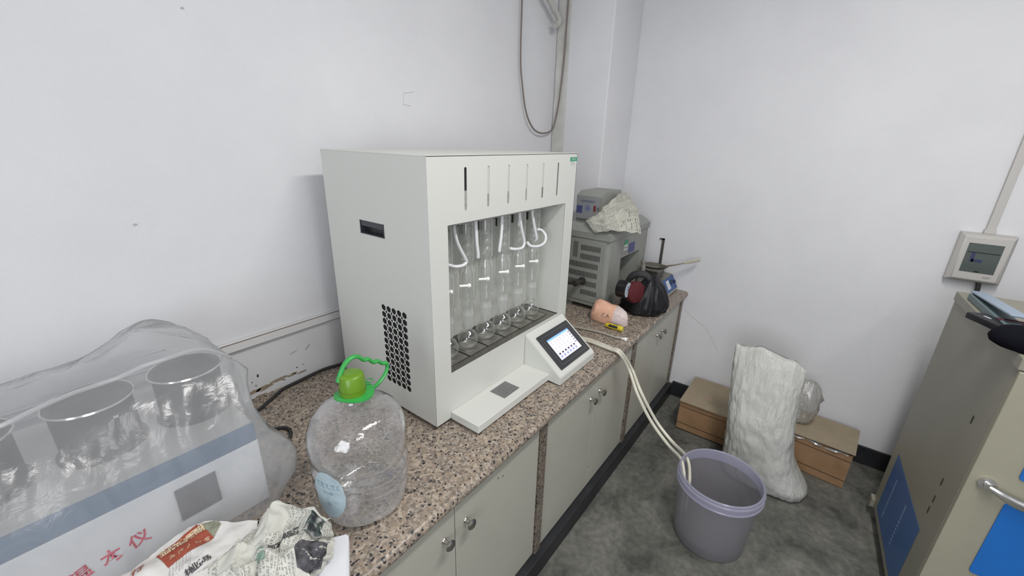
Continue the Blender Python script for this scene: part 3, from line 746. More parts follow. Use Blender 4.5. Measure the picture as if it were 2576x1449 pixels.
# ------------------------------------------------------------------ water bottle with green handle
BX, BY = 0.460, 0.810
bt = thing('water_bottle', 'big clear empty plastic water bottle with lime green cap and green carry handle', 'bottle', (BX, BY, ZC))
prof = [(0.0, 0.022), (0.03, 0.016), (0.06, 0.004), (0.086, 0.0005), (0.102, 0.008), (0.1095, 0.026), (0.1125, 0.055), (0.1125, 0.078), (0.1090, 0.086), (0.1125, 0.094), (0.115, 0.106), (0.1085, 0.114), (0.1085, 0.118), (0.115, 0.126), (0.115, 0.142), (0.1080, 0.150), (0.1080, 0.156), (0.1155, 0.170), (0.116, 0.200), (0.115, 0.226), (0.110, 0.246), (0.100, 0.264), (0.084, 0.280), (0.064, 0.291), (0.044, 0.298), (0.032, 0.303), (0.0295, 0.310), (0.029, 0.326)]
b = NB(); n = 64; rings = []
for r, h in prof:
    if r == 0: rings.append([b.verts.new((BX, BY, ZC + h))]); continue
    ring = []
    for k in range(n):
        a = 2 * math.pi * k / n
        rr = r * (1 + (0.012 * math.cos(5 * a) if h < 0.03 and r > 0.05 else 0)) + (0.0016 * nz((math.cos(a) * 2, math.sin(a) * 2, h * 12), 1.3, 4) if h > .02 else 0)
        hh = h + (0.010 * math.sin(2 * a + 0.6) if 0.07 < h < 0.19 else 0)
        ring.append(b.verts.new((BX + rr * math.cos(a), BY + rr * math.sin(a), ZC + hh)))
    rings.append(ring)
for A, B in zip(rings, rings[1:]):
    for k in range(n):
        if len(A) == 1: b.faces.new((A[0], B[(k + 1) % n], B[k]))
        else: b.faces.new((A[k], A[(k + 1) % n], B[(k + 1) % n], B[k]))
body = obj('bottle_body', b, G_bottle, bt, smooth=True, sharp=180)
b = NB()
for k in range(48):
    pass
lathe(b, (BX, BY, ZC + 0.323), [(0.030, 0), (0.0305, 0.004), (0.0305, 0.012)], 40, mi=0, capb=False)
capr = []
for h, r in ((0.012, .0295), (0.046, .0275), (0.050, .0250), (0.0515, 0.020)):
    capr.append([V((BX + (r + (0.0007 if k % 2 else 0) * (h < .047)) * math.cos(2 * math.pi * k / 72), BY + (r + (0.0007 if k % 2 else 0) * (h < .047)) * math.sin(2 * math.pi * k / 72), ZC + .323 + h)) for k in range(72)])
loft(b, capr, 0, (False, True))
obj('screw_cap', b, M_capg, bt, smooth=True)
b = NB()
rings = []
def flange(a):   # pear-shaped collar, longer towards the handle foot
    return 0.040 + 0.012 * max(0, math.cos(a + 0.5)) ** 2 + 0.004 * math.sin(3 * a)
for rr, h in ((0.0295, 0.0), (1, 0.0), (1, 0.004), (0.0295, 0.006)):
    rings.append([V((BX + (rr if rr != 1 else flange(2 * math.pi * k / 48)) * math.cos(2 * math.pi * k / 48), BY + (rr if rr != 1 else flange(2 * math.pi * k / 48)) * math.sin(2 * math.pi * k / 48), ZC + 0.317 + h)) for k in range(48)])
loft(b, rings + [rings[0]], 0, (False, False))
hp = [P(px_, py_, y=BY + dy_) for px_, py_, dy_ in ((850, 962, .01), (856, 940, .012), (868, 915, .012), (884, 900, .012), (900, 897, .012), (914, 905, .012), (926, 903, .012), (938, 911, .012), (950, 908, .012), (961, 914, .012), (971, 913, .011), (974, 925, .010), (968, 942, .006), (952, 964, 0), (930, 980, -.006), (905, 986, -.01))]
tube(b, hp, 0.0048, 10, 5, flat=1.3)
tube(b, ring_path((BX + .048, BY + .004, ZC + .330), 0.009, 0, 330, 10), 0.0013, 6, 2)
obj('carry_handle', b, M_hang, bt, smooth=True)
bv = BVHTree.FromObject(body, bpy.context.evaluated_depsgraph_get()) if False else None
# oval label on the bottle's left side, following the wall of the bottle
b = NB()
def bwall(ang, z):
    rel = z - ZC
    for (r0, h0), (r1, h1) in zip(prof[5:], prof[6:]):
        if h0 <= rel <= h1: r = r0 + (r1 - r0) * (rel - h0) / (h1 - h0); break
    else: r = 0.115
    r = max(r, 0.1135) + 0.0018
    return V((BX + r * math.cos(ang), BY + r * math.sin(ang), z))
La, Lz = math.radians(198), 0.882
gu = [[None] * 13 for _ in range(13)]
ctr = b.verts.new(bwall(La, Lz)); prev = None
for q in range(1, 6):
    ringv = [b.verts.new(bwall(La + 0.37 * q / 5 * math.cos(2 * math.pi * k / 40), Lz + 0.066 * q / 5 * math.sin(2 * math.pi * k / 40))) for k in range(40)]
    for k in range(40):
        if prev is None: b.faces.new((ctr, ringv[k], ringv[(k + 1) % 40]))
        else: b.faces.new((prev[k], ringv[k], ringv[(k + 1) % 40], prev[(k + 1) % 40]))
    prev = ringv
lab = obj('oval_label', b, M_labelb, bt, smooth=True)
for body_, dz, sz in (('饮用天然水', 0.026, 0.014), ('净含量', 0.006, 0.009), ('5L', -0.026, 0.013)):
    b = NB()
    tb = text_bm(body_, sz, Matrix.Identity(4))
    for v in tb.verts: v.co = bwall(La + v.co.x / 0.12, Lz + dz + v.co.y) + (bwall(La + v.co.x / 0.12, Lz) - V((BX, BY, Lz))).normalized() * 0.0008
    mm = bpy.data.meshes.new('tmp'); tb.to_mesh(mm); tb.free(); b.from_mesh(mm); bpy.data.meshes.remove(mm)
    obj('label_lettering', b, mat('grey blue lettering', (0.24, 0.35, 0.40), 0.6), lab)

# ------------------------------------------------------------------ filmed water bath at left
fb = thing('water_bath', 'long white water bath with blue stripe and dark pots, under a cloudy plastic cover', 'water bath', (-0.15, 1.2, ZC))
b = NB(); box(b, -0.62, 0.305, 1.0, 1.38, ZC + .001, 0.952, 0, 0.004); obj('bath_body', b, M_bathw, fb)
b = NB(); box(b, -0.62, 0.303, 0.998, 1.382, 0.9523, 0.999, 0, 0.003); obj('blue_band', b, M_bluestripe, fb)
b = NB(); box(b, -0.61, 0.300, 1.006, 1.376, 0.9993, 1.004); obj('steel_deck', b, mat('deck steel', (0.45, 0.45, 0.44), 0.4, 0.3), fb)
b = NB(); box(b, 0.128, 0.206, 0.9955, 0.9998, 0.842, 0.925, 0, 0.0015); obj('control_display', b, mat('grey display', (0.02, 0.02, 0.03), 0.4), fb)
for px_ in (-0.29, -0.115, 0.065, 0.236):
    for py_ in (1.165,):
        b = NB(); lathe(b, (px_, py_, 1.0045), [(0.076, 0), (0.076, 0.004), (0.067, 0.006), (0.067, 0.108), (0.072, 0.112), (0.072, 0.118), (0.062, 0.119), (0.055, 0.112), (0.0, 0.110)], 40)
        p_ = obj('bath_pot', b, M_pot, fb, smooth=True)
        b = NB(); lathe(b, (px_, py_, 1.0045), [(0.0725, 0.114), (0.0745, 0.116), (0.0725, 0.1195), (0.070, 0.1175), (0.0725, 0.114)], 40, capa=False, capb=False)
        obj('bright_rim', b, M_chrome, p_, smooth=True)
# the cover
lev = [  # z, x_right, y_front, y_back
    (ZC + .002, 0.335, 0.968, 1.45), (0.80, 0.350, 0.962, 1.455), (0.84, 0.372, 0.958, 1.46), (0.88, 0.380, 0.960, 1.46), (0.91, 0.368, 0.963, 1.455), (0.94, 0.350, 0.966, 1.45), (0.965, 0.335, 0.970, 1.445), (1.0, 0.326, 0.985, 1.44), (1.03, 0.322, 1.003, 1.43),
    (1.06, 0.326, 1.025, 1.42), (1.085, 0.333, 1.045, 1.41), (1.11, 0.336, 1.062, 1.40), (1.128, 0.330, 1.085, 1.39), (1.142, 0.315, 1.12, 1.37), (1.150, 0.28, 1.17, 1.345), (1.155, 0.20, 1.21, 1.32)]
b = NB(); rings = []
for li, (z, xr, yf, yb) in enumerate(lev):
    ring = []; xl = -0.68 + 0.06 * max(0, z - 1.0) / 0.16; NX, NY = 150, 40
    cx_, cy_ = (xl + xr) / 2, (yf + yb) / 2; hx_, hy_ = (xr - xl) / 2, (yb - yf) / 2
    rc = 0.035
    path = []
    for k in range(NX): path.append((xl + rc + (xr - xl - 2 * rc) * k / NX, yf, 0, -1))
    for k in range(10): a = -math.pi / 2 + math.pi / 2 * k / 10; path.append((xr - rc + rc * math.cos(a), yf + rc + rc * math.sin(a), math.cos(a), math.sin(a)))
    for k in range(NY): path.append((xr, yf + rc + (yb - yf - 2 * rc) * k / NY, 1, 0))
    for k in range(10): a = math.pi / 2 * k / 10; path.append((xr - rc + rc * math.cos(a), yb - rc + rc * math.sin(a), math.cos(a), math.sin(a)))
    for k in range(NX): path.append((xr - rc - (xr - xl - 2 * rc) * k / NX, yb, 0, 1))
    path += [(xl, yb - rc, -1, 0), (xl, (yf + yb) / 2, -1, 0), (xl, yf + rc, -1, 0)]
    for x_, y_, nx_, ny_ in path:
        q = (x_ * 1.0, y_ * 1.0, z * 0.9)
        d = 0.009 * crumple(q, 11.0, 2.0) + 0.006 * crumple((x_ * .55, y_, z * 1.4), 24.0, 5) + 0.006 * nz((x_, y_, z * .2), 9, 8)
        if ny_ > .5: d = min(d, 1.488 - y_)
        if ny_ < -.5: d = max(min(d, .02), -.012) if z < 1.0 else max(d, -.01)
        dz = 0.0
        if z > 1.02:
            hump = math.exp(-((x_ - 0.215) / 0.07) ** 2) * 0.05 * min(1, (z - 1.02) / .1) * max(0.25, min(1, (y_ - 1.05) / .2))
            dip = -0.018 * math.exp(-((x_ - 0.325) / 0.03) ** 2) * min(1, (z - 1.02) / .1)
            dz = hump + dip + 0.010 * nz((x_ * 1.5, y_, 0), 9, 3) * min(1, (z - 1.02) / .1)
            if x_ < 0.15: dz += -0.012 * min(1, (0.15 - x_) / .2) * min(1, (z - 1.02) / .1)
        ring.append(V((x_ + nx_ * d, y_ + ny_ * d, z + dz)))
    rings.append(ring)
# top cap: collapse to centre line
z, xr, yf, yb = lev[-1]
last = rings[-1]; ymid = (yf + yb) / 2
rings.append([V((p.x * 0.97 - .01 if abs(p.y - ymid) < 9 else p.x, ymid + (p.y - ymid) * 0.4, p.z + 0.004 + 0.006 * nz((p.x, 0, 0), 20, 2))) for p in last])
rings.append([V((p.x, ymid + (p.y - ymid) * 0.02, p.z + 0.003)) for p in rings[-1]])
loft(b, rings, 0, (False, False))
bmesh.ops.remove_doubles(b, verts=b.verts[:], dist=0.0002)
film = obj('plastic_cover', b, G_film, None, smooth=True, sharp=180)
tag(film, 'cloudy wrinkled plastic cover draped over the white water bath, with red handwriting', 'plastic cover')
bpy.context.view_layer.update()
bvf = BVHTree.FromObject(film, bpy.context.evaluated_depsgraph_get())
def cast(o, d):
    h = bvf.ray_cast(V(o), V(d))
    return h[0]
# bright welded seam line along the top and red marks: follow the cover
b = NB(); pts = []
for k in range(40):
    x_ = -0.6 + 0.93 * k / 39; y_ = 1.155 + 0.01 * math.sin(k * .5)
    h = cast((x_, y_, 1.6), (0, 0, -1))
    if h: pts.append(h + V((0, 0, 0.002)))
tube(b, pts, 0.005, 6, 2)
obj('welded_seam', b, clearmat('film fold', (0.95, 0.95, 0.95), 0.4, 1.5, 0.15, 0.45, (0.8, 0.81, 0.82)), film, smooth=True)
b = NB()
for ch, (px_, py_), sz in (('仪', (352, 1357), 0.034), ('本', (282, 1398), 0.032), ('温', (203, 1443), 0.032)):
    base = P(px_, py_, y=0.965)
    tb = text_bm(ch, sz, Matrix.Rotation(math.radians(8), 4, 'Z'), bold=0.0006)
    bmesh.ops.triangulate(tb, faces=tb.faces[:])
    for v in tb.verts:
        pnt = V((base.x + v.co.x, 0.9, base.z + v.co.y)); h = cast(pnt, (0, 1, 0))
        v.co = (h if h else V((pnt.x, .96, pnt.z))) + V((0, -0.0015, 0))
    mm = bpy.data.meshes.new('tmp'); tb.to_mesh(mm); tb.free(); b.from_mesh(mm); bpy.data.meshes.remove(mm)
obj('handwriting', b, M_redink, film)

# ------------------------------------------------------------------ newspapers and foam in the foreground
o_ = V((0.358, 0.722, 0)); e1 = V((-0.53, -0.85, 0)).normalized(); e2 = V((-0.85, 0.53, 0)).normalized()
b = NB(); prism(b, [o_ + V((0, 0, ZC + .0005)), o_ + e1 * .22 + V((0, 0, ZC + .0005)), o_ + e1 * .22 + e2 * .17 + V((0, 0, ZC + .0005)), o_ + e2 * .17 + V((0, 0, ZC + .0005))], (0, 0, 0.034))
bmesh.ops.bevel(b, geom=b.edges[:], offset=0.004, segments=2, affect='EDGES')
tag(obj('foam_block', b, M_foam, smooth=True), 'white foam slab under the crumpled newspaper at the bottom edge', 'foam block')

def bilin(c00, c10, c11, c01, u, v): return c00 * (1 - u) * (1 - v) + c10 * u * (1 - v) + c11 * u * v + c01 * (1 - u) * v
# sheet A : left, with the brown-red advert
A00, A10, A11, A01 = P(420, 1560, z=0.835), P(300, 1452, z=0.855), P(468, 1316, z=0.86), P(660, 1440, z=0.835)
A11b = P(655, 1306, z=0.862)
def fA(u, v):
    """u across (far side at 1), v from near-left to the right"""
    near = [P(210, 1620, z=.835), P(470, 1520, z=.835), P(640, 1440, z=.84)]
    far = [P(240, 1490, z=.845), P(330, 1432, z=.852), P(475, 1325, z=.858), P(535, 1312, z=.862), P(648, 1308, z=.862)]
    def pl(l, t):
        t = t * (len(l) - 1); i = min(int(t), len(l) - 2); f = t - i; return l[i].lerp(l[i + 1], f)
    p = pl(near, v).lerp(pl(far, v), u)
    h = 0.006 * crumple((p.x, p.y, 0), 14, 1.0) + 0.004 * nz((p.x, p.y, 0), 40, 3) + 0.012 * math.sin(u * 3.1) * (0.4 + 0.6 * math.sin(v * 5))
    return p + V((0, 0, h))
b = NB(); sheet(b, fA, 40, 60, 0.17, 0.34)
na = obj('newspaper', b, NEWS_A, None, smooth=True, sharp=180)
tag(na, 'newspaper page with a brown red advert lying against the covered water bath', 'newspaper')
bpy.context.view_layer.update()
bva = BVHTree.FromObject(na, bpy.context.evaluated_depsgraph_get())
def drape(bm_src, bvh, toward_cam=0.0012):
    """lay a flat print onto the paper it is printed on"""
    for v in bm_src.verts:
        h = bvh.ray_cast(V((v.co.x, v.co.y, 1.4)), V((0, 0, -1)))
        v.co = (h[0] if h[0] else V((v.co.x, v.co.y, 0.85))) + V((0, 0, toward_cam))
def gridpoly(corners, n, m):
    bm = NB(); c = corners
    g = [[bm.verts.new(bilin(c[0], c[1], c[2], c[3], i / n, j / m)) for j in range(m + 1)] for i in range(n + 1)]
    for i in range(n):
        for j in range(m): bm.faces.new((g[i][j], g[i + 1][j], g[i + 1][j + 1], g[i][j + 1]))
    return bm
adc = [P(424, 1430, z=.855), P(392, 1399, z=.855), P(500, 1317, z=.862), P(536, 1345, z=.862)]
g = gridpoly(adc, 8, 20); drape(g, bva, .0014); obj('advert', g, M_redad, na, smooth=True)
g = gridpoly([P(536, 1345, z=.862), P(500, 1317, z=.862), P(545, 1309, z=.862), P(556, 1318, z=.862)], 6, 8); drape(g, bva, .0016); obj('advert_picture', g, M_olive, na, smooth=True)
def letters(body, p0, p1, size, mtl, parent, bvh, bold=0.0004, name='lettering', lift=.0022):
    bm = NB(); d = (p1 - p0); d.z = 0; ang = math.atan2(d.y, d.x)
    for k, ch in enumerate(body):
        c0 = p0.lerp(p1, (k + .5) / len(body))
        tb = text_bm(ch, size, Matrix.Translation((c0.x, c0.y, 0)) @ Matrix.Rotation(ang, 4, 'Z'), bold=bold)
        bmesh.ops.triangulate(tb, faces=tb.faces[:]); drape(tb, bvh, lift)
        mm = bpy.data.meshes.new('tmp'); tb.to_mesh(mm); tb.free(); bm.from_mesh(mm); bpy.data.meshes.remove(mm)
    obj(name, bm, mtl, parent)
letters('金牌音香醋', P(404, 1400, z=.856), P(512, 1328, z=.862), 0.020, M_cream, na, bva)
letters('龙门人家香', P(424, 1412, z=.856), P(530, 1345, z=.862), 0.010, mat('advert small print', (0.50, 0.30, 0.2), 0.8), na, bva)
letters('林业市场', P(470, 1450, z=.845), P(530, 1404, z=.850), 0.014, M_blackink, na, bva, .0003)
letters('行', P(335, 1450, z=.85), P(362, 1438, z=.85), 0.022, M_redad, na, bva)

# sheet B : crumpled ball of newspaper
def fB(u, v):
    far = [P(560, 1400, z=.850), P(640, 1328, z=.868), P(678, 1283, z=.875), P(726, 1267, z=.880), P(790, 1275, z=.872), P(818, 1300, z=.862), P(830, 1300, z=.84)]
    mid = [P(490, 1450, z=.845), P(600, 1372, z=.868), P(660, 1340, z=.890), P(715, 1330, z=.880), P(760, 1330, z=.890), P(800, 1345, z=.872), P(840, 1352, z=.825)]
    mid2 = [P(500, 1480, z=.835), P(590, 1420, z=.870), P(650, 1400, z=.862), P(700, 1390, z=.872), P(740, 1385, z=.880), P(790, 1390, z=.868), P(838, 1395, z=.820)]
    near = [P(520, 1560, z=.83), P(600, 1500, z=.84), P(650, 1480, z=.85), P(700, 1475, z=.845), P(745, 1465, z=.85), P(780, 1455, z=.835), P(815, 1430, z=.812)]
    rows = [near, mid2, mid, far]
    def cr(l, t):
        t = t * (len(l) - 1); i = min(int(t), len(l) - 2); f = t - i
        f = f * f * (3 - 2 * f)
        return l[i].lerp(l[i + 1], f)
    cols = [cr(r, v) for r in rows]
    p = cr(cols, u)
    q_ = V((u * .2, v * .3, 0)) * 13 + V((6, 2, 1)); c = abs(noise.noise(q_)) * 2 - .5 + .45 * (abs(noise.noise(q_ * 2.1 + V((4, 1, 3)))) * 2 - .5)
    e = min(1, 4 * min(u, v, 1 - v) + .25)
    return p + V((0.010 * nz((u, v, 0), 9, 2), 0.010 * nz((u, v, 3), 9, 4), 0.021 * c * e + 0.002 * nz((u, v, 0), 30, 8)))
b = NB(); sheet(b, fB, 70, 100, 0.19, 0.25)
nb_ = obj('newspaper', b, NEWS_B, None, smooth=True, sharp=60)
tag(nb_, 'crumpled newspaper ball with a dark photograph, in front of the clear bottle', 'newspaper')
bpy.context.view_layer.update()
bvb = BVHTree.FromObject(nb_, bpy.context.evaluated_depsgraph_get())
g = gridpoly([P(746, 1420, z=.875), P(740, 1358, z=.885), P(822, 1352, z=.86), P(806, 1424, z=.86)], 14, 14)
drape(g, bvb, .0018); obj('photograph', g, mat('dark press photo', (0.06, 0.058, 0.065), 0.7, noise_amt=1.6, noise_scale=55), nb_, smooth=True)
letters('加工用品商', P(672, 1368, z=.885), P(752, 1326, z=.885), 0.013, M_blackink, nb_, bvb, .0003)
g = gridpoly([P(648, 1412, z=.87), P(640, 1385, z=.875), P(664, 1380, z=.875), P(668, 1410, z=.87)], 6, 6)
drape(g, bvb, .0018); obj('green_print', g, mat('green print', (0.20, 0.29, 0.24), 0.7, noise_amt=.3, noise_scale=60), nb_, smooth=True)

# ------------------------------------------------------------------ cables on the wall and counter
b = NB(); tube(b, [(0.385, 1.435, 0.790), (0.43, 1.40, 0.772), (0.50, 1.432, 0.7715), (0.56, 1.465, 0.772), (0.64, 1.476, 0.772), (0.72, 1.478, 0.775), (0.78, 1.472, 0.772), (0.86, 1.44, 0.772), (1.0, 1.42, 0.772)], 0.0058, 10, 5)
tag(obj('power_cable', b, M_rubber, smooth=True), 'black cable lying along the foot of the left wall, left of the white instrument', 'cable')
b = NB(); tube(b, [(0.385, 1.27, 0.7718), (0.43, 1.262, 0.7718), (0.458, 1.242, 0.7718), (0.462, 1.215, 0.7718), (0.448, 1.185, 0.7718), (0.42, 1.165, 0.7718)], 0.0055, 10, 5)
tag(obj('power_cable', b, M_rubber, smooth=True), 'short curl of black cable peeking out beside the plastic cover, left of the bottle', 'cable')
b = NB(); box(b, -1.9, 2.355, WY - .018, WY - .0005, 0.972, 1.004, 0, 0.002)
box(b, -1.9, 2.355, WY - .0186, WY - .0005, 1.0005, 1.0035, 1)  # thin brown line along the upper edge of the trunking
tag(obj('cable_trunking', b, [M_trunk, mat('brown edge line', (.22, .17, .14), .8)]), 'horizontal white cable trunking low on the left wall behind the instruments', 'trunking')
b = NB(); tube(b, [(1.975, 1.472, 2.895), (1.977, 1.472, 2.323), (1.980, 1.472, 2.057), (2.005, 1.472, 1.93), (2.035, 1.472, 1.83), (2.075, 1.470, 1.762), (2.134, 1.468, 1.716), (2.218, 1.466, 1.702), (2.304, 1.464, 1.722), (2.345, 1.462, 1.775), (2.36, 1.40, 1.86)][:9] + [(2.334, 1.460, 1.775), (2.340, 1.450, 1.85), (2.342, 1.44, 1.95), (2.342, 1.43, 2.1), (2.342, 1.425, 2.3), (2.342, 1.42, 2.895)], 0.0045, 8, 6)
tag(obj('hanging_cable', b, M_cable, smooth=True), 'thin grey cable hanging from the ceiling in a long loop on the left wall', 'cable')
b = NB(); box(b, 2.352, 2.3595, 1.408, 1.490, 1.02, RZ - .002, 0, .002)
box(b, 2.3505, 2.352, 1.425, 1.428, 1.1, RZ - .002, 0)
tag(obj('cable_trunking', b, M_trunkd), 'wide dirty vertical trunking in the corner behind the hanging cable loop', 'trunking')
b = NB(); a_, c_ = V((2.278, 1.44, 2.305)), V((2.177, 1.44, 2.364)); d_ = (c_ - a_).normalized()
tube(b, [c_ + d_ * .75, c_ + d_ * .3, c_, a_ + d_ * .03, a_ + V((.004, .0, -.012)), a_ + V((-.008, .0, -.035)), a_ + V((-.028, 0, -.040))], 0.0155, 16, 5)
lathe(b, a_ + d_ * .075, [(.0156, 0), (.0185, .001), (.0185, .03), (.0156, .031)], 20, -d_)
lathe(b, a_ + V((-.022, 0, -.039)), [(0.0155, 0), (.019, 0.001), (.019, .012), (.0145, .0125), (.0145, .003), (0, .003)], 20, (-1, 0, -.15))
tag(obj('pipe_elbow', b, mat('grey white pipe', (0.50, 0.50, 0.47), 0.45), smooth=True), 'white plastic pipe ending in an elbow at the top of the left wall', 'pipe')

# ------------------------------------------------------------------ grey furnace with slotted door
FXa, FXb, FYa, FYb, FZa, FZb = 2.02, 2.58, 0.888, 1.138, 0.792, 1.185
fu = thing('grey_oven', 'grey enamel oven cabinet with a slotted door, behind the large white instrument', 'oven', (2.3, 1.0, ZC))
b = NB()
ch = 0.022
prism(b, [(FXa, FYb, FZa), (FXa, FYa + ch, FZa), (FXa + ch, FYa, FZa), (2.195, FYa, FZa), (2.195, FYa + .10, FZa), (2.475, FYa + .10, FZa), (2.475, FYa, FZa), (FXb, FYa, FZa), (FXb, FYb, FZa)], (0, 0, 1.048 - FZa))
prism(b, [(FXa, FYb, 1.048), (FXa, FYa + ch, 1.048), (FXa + ch, FYa, 1.048), (FXb, FYa, 1.048), (FXb, FYb, 1.048)], (0, 0, 1.172 - 1.048))
obj('oven_body', b, M_furn, fu)
b = NB()                                             # lid with sloping shoulders
x0_, x1_, y0_, y1_ = FXa - .006, FXb + .004, FYa - .008, FYb
lo = [(x0_, y0_), (x1_, y0_), (x1_, y1_), (x0_, y1_)]
loft(b, [[V((p[0], p[1], 1.1725)) for p in lo], [V((p[0], p[1], 1.205)) for p in lo],
         [V((x0_ + .03, y0_ + .045, 1.243)), V((x1_ - .03, y0_ + .045, 1.243)), V((x1_ - .03, y1_, 1.243)), V((x0_ + .03, y1_, 1.243))]], 0)
obj('oven_lid', b, M_furn, fu)
b = NB(); box(b, FXa - .005, FXa - .0005, 0.902, FYb, 0.815, 1.163, 0, 0.0012)
dr = obj('slotted_door', b, M_furn, fu)
def slots(rows):
    for (ya, yb, za, zb) in rows:
        b = NB(); k = 0; y = ya
        while y > yb:
            box(b, FXa - .0062, FXa - .0048, y - .0035, y, zb, za); y -= 0.0085
        obj('vent_slot_row', b, M_dark, dr)
slots([(1.046, 0.935, 1.133, 1.104), (1.046, 0.935, 1.084, 1.054), (1.130, 0.935, 1.036, 1.006), (1.130, 0.935, 0.985, 0.955), (1.130, 0.935, 0.933, 0.903), (1.030, 0.932, 0.880, 0.852)])
b = NB(); box(b, FXa - .0065, FXa - .0045, 1.066, 1.093, 1.06, 1.146); obj('door_window', b, mat('grey window', (0.13, 0.135, 0.12), 0.3), dr)
b = NB(); lathe(b, (FXa - .005, 1.02, 0.93), [(0.022, 0), (0.022, .012), (.012, .014), (.012, .05), (0.018, .052), (.018, .075), (0, .078)], 18, (-1, 0.15, 0))
tube(b, [(FXa - .06, 1.02, 0.93), (FXa - .065, 1.06, 0.925), (FXa - .065, 1.11, 0.915)], 0.011, 10, 4)
obj('drain_valve', b, mat('dark valve', (0.035, 0.033, 0.03), 0.45), fu, smooth=True)
b = NB()
for fx_, fy_ in ((FXa + .03, FYa + .03), (FXb - .03, FYa + .03), (FXa + .03, FYb - .03), (FXb - .03, FYb - .03)):
    b = NB(); box(b, fx_ - .02, fx_ + .02, fy_ - .02, fy_ + .02, ZC, FZa); obj('foot', b, M_furn2, fu)
b = NB(); box(b, 2.225, 2.275, FYa - .0008, FYa - .0003, 1.117, 1.143, 0); box(b, 2.222, 2.272, FYa - .0008, FYa - .0003, 1.085, 1.117, 1)
text_bm('合格证', 0.016, basis((2.247, FYa - .0012, 1.10), (1, 0, 0), (0, 0, 1)), into=b, mi=2)
obj('calibration_sticker', b, [M_green, M_sticker, mat('dark green print', (0.03, 0.12, 0.07), .6)], fu)
b = NB(); box(b, 2.295, 2.385, FYa - .0008, FYa - .0003, 1.056, 1.118, 0, 0.0002); obj('blue_sticker', b, M_navy, fu)
b = NB(); box(b, 2.28, 2.43, FYa - .0020, FYa - .0012, 1.115, 1.150, 0)
obj('tape_strip', b, G_tape, fu)

# controller box on top
cb = thing('control_box', 'grey controller box with blue display, dial and red switch on top of the grey oven', 'controller', (2.2, 1.06, 1.2435))
b = NB()
prism(b, [(2.093, 1.20, 1.2437), (2.093, 0.985, 1.2437), (2.085, 0.985, 1.385), (2.13, 0.985, 1.408), (2.33, 0.985, 1.408), (2.33, 0.985, 1.2437)][1:], (0, 0.150, 0))
obj('housing', b, M_furn, cb)
b = NB(); box(b, 2.078, 2.0855, 0.995, 1.130, 1.262, 1.378, 0, .001); obj('face_plate', b, mat('pale face plate', (0.25, 0.26, 0.27), .4), cb)
fp = cb.children[-1]
b = NB(); box(b, 2.0765, 2.078, 1.093, 1.128, 1.292, 1.332); obj('display', b, M_navy, fp)
b = NB(); box(b, 2.0755, 2.078, 1.012, 1.024, 1.308, 1.338); obj('rocker_switch', b, M_red, fp)
b = NB(); tube(b, [(2.0765, 1.001, 1.332), (2.0765, .996, 1.322), (2.0765, 1.001, 1.313)], .0018, 6, 3); obj('cable_clip', b, M_dark, fp)
b = NB()
for k in range(8): lathe(b, (2.0776, 1.060 + .013 * math.cos(k * math.pi / 4), 1.322 + .015 * math.sin(k * math.pi / 4)), [(.004, 0), (.003, .001)], 8, (-1, 0, 0))
lathe(b, (2.0776, 1.060, 1.322), [(.007, 0), (.006, .0012)], 12, (-1, 0, 0)); obj('key_ring', b, mat('blue keys', (0.10, 0.13, 0.36), .5), fp)
b = text_bm('低温恒温控制仪', 0.0125, basis((2.0774, 1.062, 1.357), (0, -1, 0), (0, 0, 1))); obj('lettering', b, M_navy, fp)

# old newspaper on the oven
def poly3(l, t):
    t = t * (len(l) - 1); i = min(int(t), len(l) - 2); return l[i].lerp(l[i + 1], t - i)
def fC(u, v):
    r0 = [P(1500, 588, x=2.005), P(1535, 580, x=2.0), P(1575, 583, x=2.08), P(1613, 589, x=2.14)]
    r1 = [P(1474, 553, x=2.025), P(1520, 552, x=2.03), P(1565, 540, x=2.12), P(1606, 530, x=2.22)]
    r1b = [P(1500, 538, x=2.055), P(1525, 533, x=2.06), P(1560, 525, x=2.16), P(1600, 520, x=2.26)]
    r2 = [P(1515, 528, x=2.065), P(1532, 510, x=2.12), P(1556, 488, x=2.24), P(1578, 484, x=2.32)]
    rows = [r0, r1, r1b, r2]
    p = poly3([poly3(r, v) for r in rows], u)
    return p + V((0.010 * crumple((u * .2, v * .2, 0), 14, 3), 0.004 * nz((u, v, 0), 12, 1), 0.009 * crumple((u * .2, v * .2, 1), 16, 9)))
b = NB(); sheet(b, fC, 40, 50, 0.22, 0.3)
def fC2(u, v):
    p = poly3([P(1578, 484, x=2.30), P(1556, 488, x=2.28), P(1540, 498, x=2.26)], v).lerp(poly3([P(1612, 560, x=2.36), P(1600, 540, x=2.40), P(1575, 552, x=2.42)], v), u)
    return p + V((0, 0.006 * crumple((u * .2, v * .2, 0), 14, 5), 0.006 * crumple((u * .2, v * .2, 1), 20, 2)))
sheet(b, fC2, 20, 16, 0.2, 0.1)
tag(obj('newspaper', b, NEWS_C, smooth=True, sharp=60), 'old yellowed newspaper bunched up on top of the grey oven', 'newspaper')

